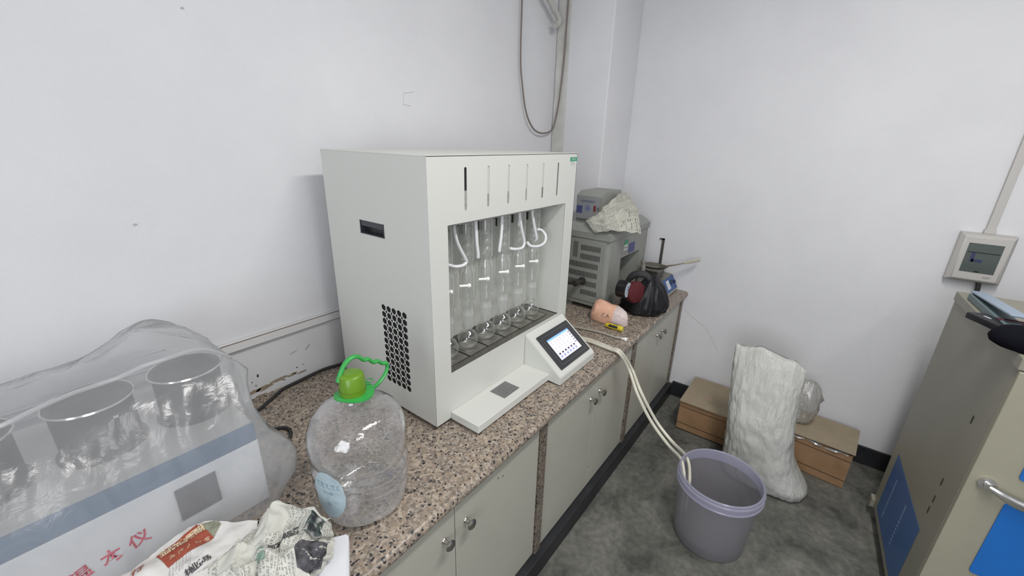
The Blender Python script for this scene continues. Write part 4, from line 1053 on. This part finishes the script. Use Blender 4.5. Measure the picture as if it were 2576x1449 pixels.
# ------------------------------------------------------------------ hotplate, dish, spatula
hp_ = thing('hotplate', 'small worn hotplate with blue sloping front panel at the far end of the worktop', 'hotplate', (2.6, 0.83, ZC))
b = NB(); HX0, HX1 = 2.475, 2.715
prism(b, [(HX0, 0.695, 0.784), (HX0, 0.738, 0.864), (HX0, 0.872, 0.876), (HX0, 0.872, 0.784)], (HX1 - HX0, 0, 0)); obj('housing', b, M_tin, hp_)
b = NB(); box(b, HX0 - .003, HX1 + .003, 0.690, 0.876, 0.771, 0.784, 0, .002); obj('base', b, mat('cream base', (0.40, 0.39, 0.33), .5), hp_)
Mh = basis((HX0, 0.695, 0.784), (1, 0, 0), (0, 0.043, 0.080))
b = NB(); box(b, 0.0, .24, 0.0, .088, 0.0004, .003, 0, .001, M=Mh); pn = obj('front_panel', b, mat('worn blue panel', (0.045, 0.10, 0.27), .45, noise_amt=.2, noise_scale=25), hp_)
b = NB(); box(b, .085, .135, .018, .074, .003, .0045, 0, M=Mh); obj('meter', b, M_paleprint, pn)
b = NB(); box(b, .155, .185, .035, .065, .003, .008, 0, .002, M=Mh); lathe(b, Mh @ V((.21, .045, .003)), [(.011, 0), (.009, .012), (0, .013)], 16, Mh.to_3x3().col[2]); obj('control_knob', b, mat('navy knob', (0.02, 0.03, 0.09), .4), pn)
b = NB(); tube(b, [Mh @ V((.03, .06, .0036)), Mh @ V((.045, .063, .0036)), Mh @ V((.045, .035, .0036)), Mh @ V((.038, .03, .0036))], .002, 6, 2); obj('white_mark', b, M_paleprint, pn)
b = NB(); box(b, 2.53, 2.66, 0.775, 0.865, 0.874, 0.915); box(b, 2.50, 2.675, 0.755, 0.872, 0.9155, 0.925, 0, .002)
obj('heating_top', b, mat('dirty hot plate', (0.16, 0.155, 0.135), .5, .4, noise_amt=.3, noise_scale=30), hp_)
for fx_ in (HX0 + .02, HX1 - .02):
    b = NB(); cyl(b, (fx_, 0.71, ZC), (fx_, 0.71, 0.7712), .009, 10); obj('foot', b, M_rubber, hp_); b = NB(); cyl(b, (fx_, 0.85, ZC), (fx_, 0.85, 0.7712), .009, 10); obj('foot', b, M_rubber, hp_)
sp = thing('frying_spatula', 'flat metal pan with a long pale handle resting on top of the hotplate', 'spatula', (2.59, 0.82, 0.9255))
b = NB(); lathe(b, (2.59, 0.825, 0.926), [(0, .0), (.05, .0005), (.062, .007), (.064, .008), (.05, .003), (0, .0022)], 28)
for v in b.verts: v.co.y = 0.825 + (v.co.y - .825) * 1.15
tube(b, [(2.595, 0.765, 0.932), (2.60, 0.735, 0.945), (2.61, 0.70, 0.955), (2.63, 0.655, .972)], lambda t: .0055 * (1 - .35 * t), 8, 4)
obj('pan', b, mat('brown metal', (0.17, 0.15, 0.115), .4, .6, noise_amt=.4, noise_scale=40), sp, smooth=True)
b = NB(); tube(b, [(2.63, 0.660, .970), (2.645, 0.62, .985), (2.665, 0.575, 1.002)], lambda t: .006 + .006 * min(1, t * 2), 10, 5, flat=.5); obj('handle', b, M_wood, sp, smooth=True)
b = NB(); box(b, 2.7185, 2.7215, 0.818, 0.834, ZC + .0005, 1.085); box(b, 2.7185, 2.7205, 0.818, 0.850, 1.075, 1.085)
tag(obj('steel_strip', b, mat('dark strip', (0.12, 0.11, 0.10), .4, .5)), 'thin upright metal strip standing behind the hotplate against the far wall', 'metal strip')
b = NB(); rings = []
for k in range(14):
    t = k / 13; c0 = V((2.445 + .006 * math.sin(t * 9), 0.852 - .010 * t + .004 * math.sin(t * 7), 0.7665 + .225 * t)); rings.append([c0 + V((.016 * math.cos(a * math.pi / 6) * (1.2 - .5 * t), .019 * math.sin(a * math.pi / 6) * (1.15 - .5 * t), 0)) * (1 + .35 * nz((math.cos(a * math.pi / 6), math.sin(a * math.pi / 6), t * 5), 1.5, 2)) for a in range(12)])
loft(b, rings); tag(obj('dirty_rag', b, mat('dirty rag', (0.20, 0.19, 0.17), .6, noise_amt=.5, noise_scale=40), smooth=True, sharp=180), 'dirty grey twisted rag standing between the grey oven and the hotplate', 'rag')

# ------------------------------------------------------------------ black bag, red thing, black can
b = NB(); rings = []
bg = [(ZC + .0012, .84, .635, .085), (0.785, .862, .612, .105), (0.815, .850, .598, .105), (0.85, .828, .603, .098), (0.885, .800, .616, .088), (0.92, .770, .632, .070), (0.945, .748, .655, .055), (0.965, .732, .668, .042), (0.98, .715, .680, .025), (0.985, .700, .690, .008)]
for (z, yl, yr, rx_) in bg:
    ring = []; cx_ = 2.215; cy_ = (yl + yr) / 2; ry_ = (yl - yr) / 2
    for k in range(72):
        a = 2 * math.pi * k / 72; q = (math.cos(a) * .12, math.sin(a) * .12, z * .35)
        f = 1 + .15 * crumple(q, 17, 4) + .03 * math.sin(11 * a + 9 * z) * (z > .8)
        ring.append(V((cx_ + rx_ * math.cos(a) * f, cy_ + ry_ * math.sin(a) * f, z + (.008 * nz(q, 25, 2) if z > ZC + .01 else 0))))
    rings.append(ring)
loft(b, rings)
tag(obj('black_bag', b, M_blackbag, smooth=True, sharp=28), 'crumpled black plastic bag on the worktop between the grey oven and the blue hotplate', 'bag')
b = NB(); lathe(b, (2.12, .765, .898), [(0, -.02), (.035, -.016), (.058, 0), (.062, .020), (.056, .034), (.04, .042), (0, .045)], 32, (-.45, -.88, .12)); 
tag(obj('red_roll', b, M_darkred, smooth=True), 'dark red round roll poking out of the black bag', 'roll')
b = NB(); tube(b, [(2.18, .835, .86), (2.17, .822, .93), (2.17, .795, .972), (2.17, .755, .990), (2.18, .715, .978), (2.19, .685, .93)], lambda t: .008 + .014 * math.sin(t * 3.1), 14, 6, flat=.8)
tag(obj('padded_edge', b, mat('dark grey pad', (.03, .03, .032), .7), smooth=True), 'dark grey padded edge arching over the dark red roll', 'padded edge')
can = thing('black_can', 'short black can with pale blue lid, on its side before the red roll', 'can', (2.05, .80, .90))
b = NB(); lathe(b, (2.050, .822, .925), [(.044, 0), (.047, .004), (.047, .052), (.042, .054), (.042, .050), (0, .050)], 32, (0, -1, 0)); obj('can_body', b, mat('black lacquer', (0.012, 0.012, 0.013), .22), can, smooth=True)
b = NB(); lathe(b, (2.050, .7715, .925), [(.0405, 0), (.0405, .003), (.0, .0035)], 32, (0, -1, 0)); text_bm('天', .04, basis((2.05, .7675, .925), (1, 0, 0), (0, 0, 1)), into=b, mi=1); obj('lid', b, [M_paleblue, M_navy], can)

# snack packet, screwdriver, hoses
b = NB(); rings = []
def pkp(px_, py_, x): return P(px_, py_, x=x)
prof_ = [ # (y, z_low, z_high, x_front, x_back)
    (.925, .7665, .790, 1.945, 1.975), (.915, .7665, .825, 1.925, 1.985), (.900, .7665, .858, 1.915, 1.995), (.880, .7665, .872, 1.908, 2.000), (.850, .7665, .868, 1.905, 2.002), (.815, .7665, .862, 1.905, 2.002),
    (.780, .7665, .858, 1.908, 2.0), (.750, .7665, .852, 1.912, 1.995), (.728, .7675, .840, 1.918, 1.985), (.715, .769, .826, 1.93, 1.965), (.710, .771, .822, 1.938, 1.950)]
for (y_, zl, zh, xf, xb) in prof_:
    ring = []
    for (fx_, fz_) in ((0, 0), (-.02, .25), (0, .5), (.10, .72), (.28, .93), (.5, 1), (.75, .96), (.92, .7), (1, .4), (.98, 0)):
        q = (y_ * 1.0, fx_ * .1, fz_ * .1)
        ring.append(V((xf + (xb - xf) * fx_ + .009 * crumple(q, 22, 3) * (fz_ > 0), y_, zl + (zh - zl) * fz_ * (1 + .10 * crumple(q, 26, 8)))))
    rings.append(ring)
R_ = loft(b, rings)
b.faces.ensure_lookup_table()
for f in b.faces:
    c_ = f.calc_center_median()
    f.material_index = 2 if c_.y > .905 else (1 if c_.y < .765 + (.86 - c_.z) * .15 else 0)
pk = obj('snack_packet', b, [M_pink, M_pink2, mat('foil seal', (.36, .34, .33), .35)], smooth=True, sharp=32)
tag(pk, 'crumpled peach and cream snack packet on the worktop in front of the grey oven', 'packet')
bpy.context.view_layer.update(); bvp = BVHTree.FromObject(pk, bpy.context.evaluated_depsgraph_get())
tb = text_bm('川人', .022, Matrix.Identity(4), bold=.0004); bmesh.ops.triangulate(tb, faces=tb.faces[:])
for v in tb.verts:
    s_ = V((1.80, 0.815, .812)) + V((0, -1, 0)) * v.co.x + V((0, 0, 1)) * v.co.y; h = bvp.ray_cast(s_, V((1, 0, 0))); v.co = (h[0] if h[0] else s_ + V((.1, 0, 0))) - V((.0012, 0, 0))
obj('lettering', tb, M_blackink, pk)
sd_ = thing('screwdriver', 'yellow and black screwdriver handle lying in front of the snack packet', 'screwdriver', (1.87, .74, ZC))
s0_, s1_ = V((1.868, .795, .7805)), V((1.872, .700, .7795)); dd_ = (s1_ - s0_).normalized(); L_ = (s1_ - s0_).length
b = NB(); lathe(b, s0_, [(.007, 0), (.012, .008), (.0135, .03), (.0125, .06), (.0145, .085), (.012, L_ - .003), (0, L_)], 20, dd_); obj('handle', b, M_yellow, sd_, smooth=True)
for sgn in (-1, 1):
    b = NB(); tube(b, [s0_ + dd_ * .022 + V((sgn * .0095, 0, .0045)), s0_ + dd_ * .045 + V((sgn * .010, 0, .0050)), s0_ + dd_ * .068 + V((sgn * .0095, 0, .0045))], .0065, 10, 4); obj('black_grip', b, M_black, sd_, smooth=True)
b = NB(); cyl(b, s0_ - dd_ * .075, s0_ + dd_ * .004, .003, 10); obj('blade', b, M_nickel, sd_, smooth=True)

zt = ZC + .0075
def hose(pts, label, r=.0072):
    b = NB(); tube(b, pts, r, 10, 7); return tag(obj('drain_hose', b, M_hose, smooth=True), label, 'hose', 'pale hoses running down into the pail')
hose([(1.60, 1.02, zt), (1.63, .90, zt), (1.668, .80, zt), (1.664, .71, zt), (1.655, .66, zt + .001), (1.652, .615, zt - .001), P(1590, 930, y=.575), P(1612, 985, y=.50), P(1650, 1058, y=.42), P(1690, 1110, y=.335), P(1722, 1142, y=.290), P(1733, 1168, y=.262), V((1.655, .235, .27)), V((1.66, .232, .20)), V((1.665, .23, .10))],
     'pale translucent hose over the counter edge into the pail, the upper one of the pair')
hose([(1.585, 1.02, zt), (1.612, .90, zt), (1.648, .80, zt), (1.647, .71, zt), (1.640, .66, zt + .001), (1.634, .615, zt - .001), P(1583, 932, y=.578), P(1603, 990, y=.510), P(1638, 1060, y=.43), P(1680, 1118, y=.345), P(1710, 1150, y=.300), P(1718, 1172, y=.275), V((1.628, .250, .27)), V((1.635, .245, .18)), V((1.64, .24, .08))],
     'pale translucent hose over the counter edge into the pail, the lower one of the pair')
sh_ = thing('capped_tube', 'thin clear tube with a white end cap lying near the counter edge', 'tube', (1.77, .75, ZC))
b = NB(); tube(b, [(1.66, 1.06, ZC + .0055), (1.72, .97, ZC + .0055), (1.755, .88, ZC + .0055), (1.775, .79, ZC + .0055), (1.775, .70, ZC + .0055), (1.787, .668, ZC + .006)], .005, 8, 6); obj('tube', b, mat('grey clear tube', (.36, .34, .29), .3), sh_, smooth=True)
b = NB(); lathe(b, (1.786, .672, ZC + .007), [(.0055, 0), (.0055, .014), (.010, .016), (.010, .028), (0, .029)], 14, (.10, -1, .0)); obj('end_cap', b, M_ptfe, sh_, smooth=True)
for v in sh_.children[-1].data.vertices: v.co.z += .0035

# ------------------------------------------------------------------ right wall: breaker box and trunking
bb = thing('breaker_box', 'off-white wall breaker box with a smoky window on the far wall', 'electrical box', (WX, -.57, 1.22))
b = NB()
o4 = lambda x, y0, y1, z0, z1: [V((x, y0, z0)), V((x, y1, z0)), V((x, y1, z1)), V((x, y0, z1))]
loft(b, [o4(WX - .0008, -.655, -.480, 1.110, 1.328), o4(WX - .030, -.655, -.480, 1.110, 1.328), o4(WX - .048, -.640, -.497, 1.124, 1.313)], 0)
bmesh.ops.bevel(b, geom=b.edges[:], offset=.002, segments=2, affect='EDGES'); cse = obj('case', b, M_boxcase, bb, smooth=True)
b = NB(); box(b, WX - .0505, WX - .0482, -.622, -.514, 1.158, 1.287, 0, .001); wn_ = obj('window', b, M_boxwin, bb)
b = NB(); box(b, WX - .0515, WX - .0508, -.545, -.533, 1.205, 1.245); box(b, WX - .0515, WX - .0508, -.572, -.538, 1.205, 1.217); obj('breaker_switches', b, mat('navy breakers', (.025, .035, .10), .4), wn_)
b = NB(); box(b, WX - .0515, WX - .0508, -.618, -.518, 1.246, 1.249); obj('rail_line', b, M_dark, wn_); b = NB(); box(b, WX - .0515, WX - .0508, -.575, -.56, 1.160, 1.166); obj('window_catch', b, M_dark, wn_)
b = NB(); lathe(b, (WX - .0482, -.605, 1.142), [(.013, 0), (.011, .0012)], 20, (-1, 0, 0))
for v in b.verts: v.co.z = 1.142 + (v.co.z - 1.142) * .4
obj('oval_badge', b, mat('grey badge', (.36, .36, .35), .4), bb)
b = NB(); box(b, WX - .020, WX - .0005, -.582, -.553, 1.3285, RZ - .002, 0, .002); box(b, WX - .024, WX - .0005, -.586, -.549, 1.3285, 1.346, 0, .002)
tag(obj('cable_trunking', b, M_boxcase), 'narrow white vertical trunking running up from the breaker box', 'trunking')
b = NB(); tube(b, [(WX - .018, -.595, 1.110), (WX - .022, -.600, 1.08), (WX - .020, -.602, 1.00), (WX - .012, -.602, .8), (WX - .012, -.602, .115)], .009, 10, 5)
tag(obj('power_cable', b, M_rubber, smooth=True), 'thick black cable coming out below the breaker box, behind the steel cabinet', 'cable')

b = NB(); tube(b, [P(px_, py_, x=WX - .0004) for px_, py_ in ((1722, 778), (1748, 803), (1775, 826), (1792, 856), (1806, 884))], .0007, 4, 4); obj('hairline_crack', b, mat('crack grey', (.36, .35, .33), .9), bpy.data.objects['wall_far'])

# ------------------------------------------------------------------ steel cabinet on the right
CBX, CBY = 2.32, -.467
ang = math.radians(3.0)
Mc = Matrix.Translation((CBX, CBY, 0)) @ Matrix.Rotation(ang, 4, 'Z')   # local x 0 (back) .. -0.67 (front), y 0 .. -0.85
def cbox(bm, x0, x1, y0, y1, z0, z1, mi=0, bev=0.0): box(bm, x0, x1, y0, y1, z0, z1, mi, bev, M=Mc)
cab = thing('steel_cabinet', 'olive grey steel cabinet with blue notices, filling the right edge', 'cabinet', (2.0, -.9, 0))
b = NB(); cbox(b, -.665, 0, -.80, 0, .065, 1.105, 0, .003); obj('body', b, M_cab, cab)
b = NB(); cbox(b, -.675, .004, -.805, .004, 1.106, 1.143, 0, .003); obj('top_panel', b, M_cab, cab)
b = NB(); cbox(b, -.60, -.02, -.78, -.04, .0, .0648); obj('gap_shade_base', b, M_dark, cab)  # support block, coloured black for the shadow in the gap under the cabinet
b = NB(); cbox(b, -.03, .012, -.004, .014, .055, .10, 0, .003); obj('corner_foot', b, M_cab, cab)
b = NB(); cbox(b, -.679, -.6655, -.80, -.001, .07, 1.103, 0, .002); dd2 = obj('door', b, M_cabf, cab)
for za, zb in ((.42, .700), (.785, 1.06)):
    b = NB(); pts = [Mc @ V((-.6795, q[0], q[1])) for q in rrect(-.40, (za + zb) / 2, .62, zb - za, .012)]
    prism(b, pts, Mc.to_3x3() @ V((-.003, 0, 0))); obj('blue_plate', b, M_notice2, dd2)
# chrome lever
b = NB(); q0 = Mc @ V((-.682, -.040, .742)); 
lathe(b, q0 + V((.002, 0, 0)), [(.020, 0), (.020, .008), (.010, .010), (.010, .022), (0, .023)], 16, (-1, 0, 0))
tube(b, [q0 + V((-.018, 0, 0)), q0 + V((-.022, -.03, -.010)), q0 + V((-.022, -.06, -.020)), q0 + V((-.020, -.11, -.028)), q0 + V((-.020, -.15, -.030))], lambda t: .009 + .007 * min(1, t * 2), 12, 5, flat=.55)
obj('lever_handle', b, M_chrome, dd2, smooth=True)
# notice on the side
def onside(px_, py_):
    r = RW @ V((px_ - 1288, py_ - 724.5, FPX)); n_ = Mc.to_3x3() @ V((0, 1, 0)); t = (V((CBX, CBY, 0)) - CAM).dot(n_) / r.dot(n_); return CAM + r * t
cor = [Mc.inverted() @ onside(*p) for p in ((2262, 1137), (2207, 1280), (2312, 1335))]
nx0, nx1, nz1, nz0 = cor[2].x, (cor[0].x + cor[1].x) / 2, (cor[0].z + cor[2].z) / 2, cor[1].z
b = NB(); cbox(b, nx0, nx1, .0008, .0018, nz0, nz1)
nt_ = obj('blue_notice', b, M_notice, cab)
w_ = nx1 - nx0; h_ = nz1 - nz0
for fx_, f0, f1 in ((.22, .55, .78), (.62, .62, .85)):
    b = NB()
    cbox(b, nx1 - w_ * fx_ - .004, nx1 - w_ * fx_ + .004, .0019, .0024, nz0 + h_ * f0, nz0 + h_ * f1)
    for k in range(7): cbox(b, nx1 - w_ * fx_ - .006, nx1 - w_ * fx_ + .006, .0019, .0024, nz0 + h_ * (f0 - .06 - k * .062), nz0 + h_ * (f0 - .035 - k * .062))
    obj('notice_text', b, mat('pale notice text', (.22, .30, .42), .6), nt_)
for px_, py_ in ((2370, 1212), (2350, 1255), (2336, 1282), (2446, 1056)):
    c = Mc.inverted() @ onside(px_, py_); b = NB(); cbox(b, c.x - .004, c.x + .004, .0004, .0010, c.z - .014, c.z + .014)
    obj('scratch', b, mat('rust scratch', (.05, .04, .03), .8), cab)

zt2 = 1.1435
def T2(px_, py_, dz=0): return P(px_, py_, z=zt2 + dz)
# blue grey metal device
a1, a2 = T2(2490, 742, .03), T2(2568, 805, .03)
dv = thing('metal_punch', 'blue grey metal hinged tool lying on top of the steel cabinet', 'tool', tuple(a1))
ddv = (a2 - a1).normalized(); sdv = V((-ddv.y, ddv.x, 0)); L2 = (a2 - a1).length + .06
Md = basis((a1.x, a1.y, zt2), ddv, sdv)
b = NB(); box(b, -.01, L2, -.05, .0, 0.0, .024, 0, .003, M=Md); obj('ribbed_base', b, M_teal, dv)
b = NB(); box(b, -.02, L2, -.045, -.002, .026, .034, 0, .003, M=Md @ Matrix.Rotation(math.radians(-4), 4, 'Y')); obj('top_plate', b, M_bluegrey, dv)
b = NB(); cyl(b, Md @ V((L2 - .045, -.055, .024)), Md @ V((L2 - .045, .004, .024)), .006, 12); obj('pin', b, mat('maroon pin', (.06, .02, .03), .4), dv)
# black remote
a1, a2 = T2(2452, 792, .012), T2(2556, 838, .012); ddv = (a2 - a1).normalized(); sdv = V((-ddv.y, ddv.x, 0))
Md = basis((a1.x, a1.y, zt2 + .0003), ddv, sdv)
ph = thing('handheld_device', 'flat black handheld device with a white mark on top of the steel cabinet', 'handheld device', (a1.x, a1.y, zt2))
b = NB(); box(b, 0, .16, -.028, .028, 0, .022, 0, .005, M=Md); obj('case', b, mat('grey black case', (.018, .018, .022), .4, spec=.25), ph, smooth=True)
b = NB(); box(b, .035, .058, -.006, .0, .0221, .0226, 0, M=Md); obj('white_mark', b, M_paleprint, ph)
# black cloth pouch
b = NB(); pc = T2(2578, 852, .03); rings = []
for k, (h, f) in enumerate(((0, .8), (.008, .97), (.022, 1.05), (.04, 1.0), (.052, .8), (.060, .45), (.062, .08))):
    rings.append([V((pc.x + .062 * f * math.cos(a * math.pi / 16) * (1 + .12 * nz((math.cos(a * math.pi / 16), math.sin(a * math.pi / 16), h * 20), 1.2, 3)), pc.y - .012 + .080 * f * math.sin(a * math.pi / 16) * (1 + .12 * nz((math.cos(a * math.pi / 16), math.sin(a * math.pi / 16), h * 20), 1.2, 6)), zt2 + .0005 + h)) for a in range(32)])
loft(b, rings); tag(obj('cloth_pouch', b, M_cloth, smooth=True, sharp=180), 'lumpy black cloth pouch at the front corner of the steel cabinet top', 'pouch')

# ------------------------------------------------------------------ pail
KX, KY = 1.695, 0.125
pl = thing('plastic_pail', 'translucent lilac plastic pail on the floor with two hoses in it', 'pail', (KX, KY, 0))
b = NB(); lathe(b, (KX, KY, 0.001), [(0, .006), (.135, .006), (.140, 0), (.1445, .002), (.149, .02), (.1515, .10), (.158, .22), (.1625, .283)], 56, capb=False)
lathe(b, (KX, KY, 0.001), [(.1595, .283), (.155, .22), (.1485, .10), (.146, .02), (.143, .010)], 56, capa=False, capb=False)
obj('pail_body', b, G_pail, pl, smooth=True)
b = NB(); lathe(b, (KX, KY, 0.001), [(.1595, .280), (.1625, .280), (.170, .283), (.1735, .284), (.1735, .288), (.169, .290), (.169, .306), (.1725, .308), (.1725, .314), (.168, .318), (.168, .328), (.164, .332), (.160, .328), (.1595, .280)], 64, capa=False, capb=False)
obj('pail_rim', b, G_pailrim, pl, smooth=True)
b = NB(); lathe(b, (KX, KY, 0.0075), [(0, .0), (.1405, .0), (.142, .040), (0, .040)], 48); obj('waste_water', b, mat('murky water', (.13, .125, .105), .12), pl, smooth=True)

# ------------------------------------------------------------------ sack, boxes, clear bag
b = NB(); rings = []
def skx(z):
    return 2.225 + 0.07 * max(0, z - .35) / .35
L_ = [(2, .150, -.175), (12, .168, -.205), (50, .180, -.215), (90, .186, -.185), (140, .190, -.150), (200, .192, -.125), (260, .196, -.112), (330, .205, -.100), (400, .214, -.090), (460, .222, -.084), (520, .228, -.080), (570, .236, -.078), (610, .240, -.078), (640, .244, -.078), (662, .246, -.076), (680, .246, -.074)]
HX_ = {2: .095, 12: .115, 50: .125, 90: .125, 140: .12, 200: .115, 260: .11, 330: .10, 400: .09, 460: .08, 520: .068, 570: .054, 610: .040, 640: .026, 662: .014, 680: .005}
def dens(l):
    out = []
    for A, B in zip(l, l[1:]):
        n_ = max(1, int((B[0] - A[0]) / 12))
        for k in range(n_): out.append(tuple(A[j] + (B[j] - A[j]) * k / n_ for j in range(len(A))))
    return out + [l[-1]]
L_ = dens([l + (HX_[l[0]],) for l in L_])
for (zi, yl, yr, hx_) in L_:
    z = zi / 1000; ring = []; yc = (yl + yr) / 2; hy = (yl - yr) / 2; xc = skx(z)
    for k in range(160):
        a = 2 * math.pi * k / 160; ex = .60
        cy_ = math.copysign(abs(math.cos(a)) ** ex, math.cos(a)); cx_ = math.copysign(abs(math.sin(a)) ** .8, math.sin(a))
        y_ = yc + hy * cy_
        q = (y_, cx_ * .12, z * .45)
        d = (.0055 * crumple((y_, cx_ * .1, z * .75 + y_ * .35), 10, 5) + .0042 * crumple((y_, cx_ * .1, z * .38 - y_ * .3), 30, 3) + .0025 * crumple((y_, cx_ * .1, z * .4), 75, 7) - .001) * min(1, .35 + hx_ / .08)
        if z < .02: d = min(d, .002)
        zz = z
        if z > .55:
            t = min(1, (z - .55) / .12)
            zz += t * (.030 * math.exp(-((y_ - .12) / .05) ** 2) + .010 * math.exp(-((y_ - .235) / .02) ** 2) - .03 * max(0, -(y_ + .02)) / .05 + .007 * nz((y_, 0, 0), 60, 1))
        ring.append(V((xc + (hx_ + d) * cx_, y_ + d * .5 * cy_, max(.001, zz))))
    rings.append(ring)
loft(b, rings, 0, (True, True))
tag(obj('woven_sack', b, M_sack, smooth=True, sharp=180), 'full white woven plastic sack standing on the floor between the cardboard boxes', 'sack')

def carton(x0, x1, y0, y1, h, rot, label, lid, tilt=0.0, gap=0.0):
    cx_, cy_ = (x0 + x1) / 2, (y0 + y1) / 2
    t = thing('cardboard_box', label, 'box', (cx_, cy_, 0), 'cardboard boxes by the far wall')
    Mb = Matrix.Translation((cx_, cy_, .001)) @ Matrix.Rotation(rot, 4, 'Z'); a, c = (x1 - x0) / 2, (y1 - y0) / 2
    b = NB(); s = .004
    box(b, -a, -a + s, -c, c, 0, h, M=Mb); box(b, a - s, a, -c, c, 0, h, M=Mb); box(b, -a + s, a - s, -c, -c + s, 0, h, M=Mb); box(b, -a + s, a - s, c - s, c, 0, h, M=Mb); box(b, -a, a, -c, c, 0, s, M=Mb)
    for z in (h * .80, h * .22): box(b, -a - .0012, -a, -c, c, z, z + .004, 1, M=Mb)
    obj('box_walls', b, [M_card, M_cardedge], t)
    b = NB(); Ml = Mb @ Matrix.Translation((a, 0, h + .0005)) @ Matrix.Rotation(tilt, 4, 'Y')
    box(b, -2 * a - .012, 0, -c - .006, c + .003, 0, .005, M=Ml)
    if gap:
        for v in b.verts:
            l = Mb.inverted() @ v.co
            if l.y < 0: v.co.z += gap * (1 if l.x < 0 else .3)
    lo_ = obj('lid', b, M_card2, t)
    b = NB(); Mq = Ml @ Matrix.Translation((-a - .05, lid, .0052)) @ Matrix.Rotation(.6, 4, 'Z'); box(b, -.028, .028, -.022, .022, 0, .0008, M=Mq); obj('pasted_label', b, mat('tan label', (.33, .25, .18), .8), lo_)
    return t, Mb
carton(2.37, 2.70, .165, .475, .197, 0.0, 'brown cardboard box left of the white sack, against the far wall', .02)
t_, Mb_ = carton(2.435, 2.70, -.372, .09, .205, math.radians(-5), 'brown cardboard box right of the white sack, its lid slightly lifted', -.06, gap=.014)
b = NB(); pts = []
for k in range(12):
    y_ = -.215 + .30 * k / 11; pts.append(Mb_ @ V((-.125 + .006 * math.sin(k * 2.1), y_, .196 + .004 * math.sin(k * 1.3))))
tube(b, pts, .008, 8, 3, flat=1.6); tag(obj('foil_wrap', b, mat('shiny film', (.5, .5, .5), .2, .5), smooth=True), 'shiny plastic wrap peeping from under the lifted lid of the right cardboard box', 'wrap')

b = NB(); rings = []
for k, (h, f) in enumerate(((0, .5), (.02, .85), (.06, 1.0), (.10, 1.05), (.14, 1.08), (.18, 1.0), (.215, .85), (.24, .6), (.25, .35))):
    ring = []
    for a_i in range(40):
        a = 2 * math.pi * a_i / 40; q = (math.cos(a) * .1, math.sin(a) * .1, h)
        g_ = f * (1 + .5 * crumple(q, 14, 2) * .5)
        ring.append(V((2.55 + .055 * g_ * math.cos(a), -.105 + .075 * g_ * math.sin(a), .2275 + h + (0.012 * nz(q, 30, 4) if h > 0 else 0))))
    rings.append(ring)
loft(b, rings); tag(obj('clear_bag', b, G_bag, smooth=True, sharp=50), 'crinkled clear plastic bag on the right cardboard box behind the white sack', 'bag')
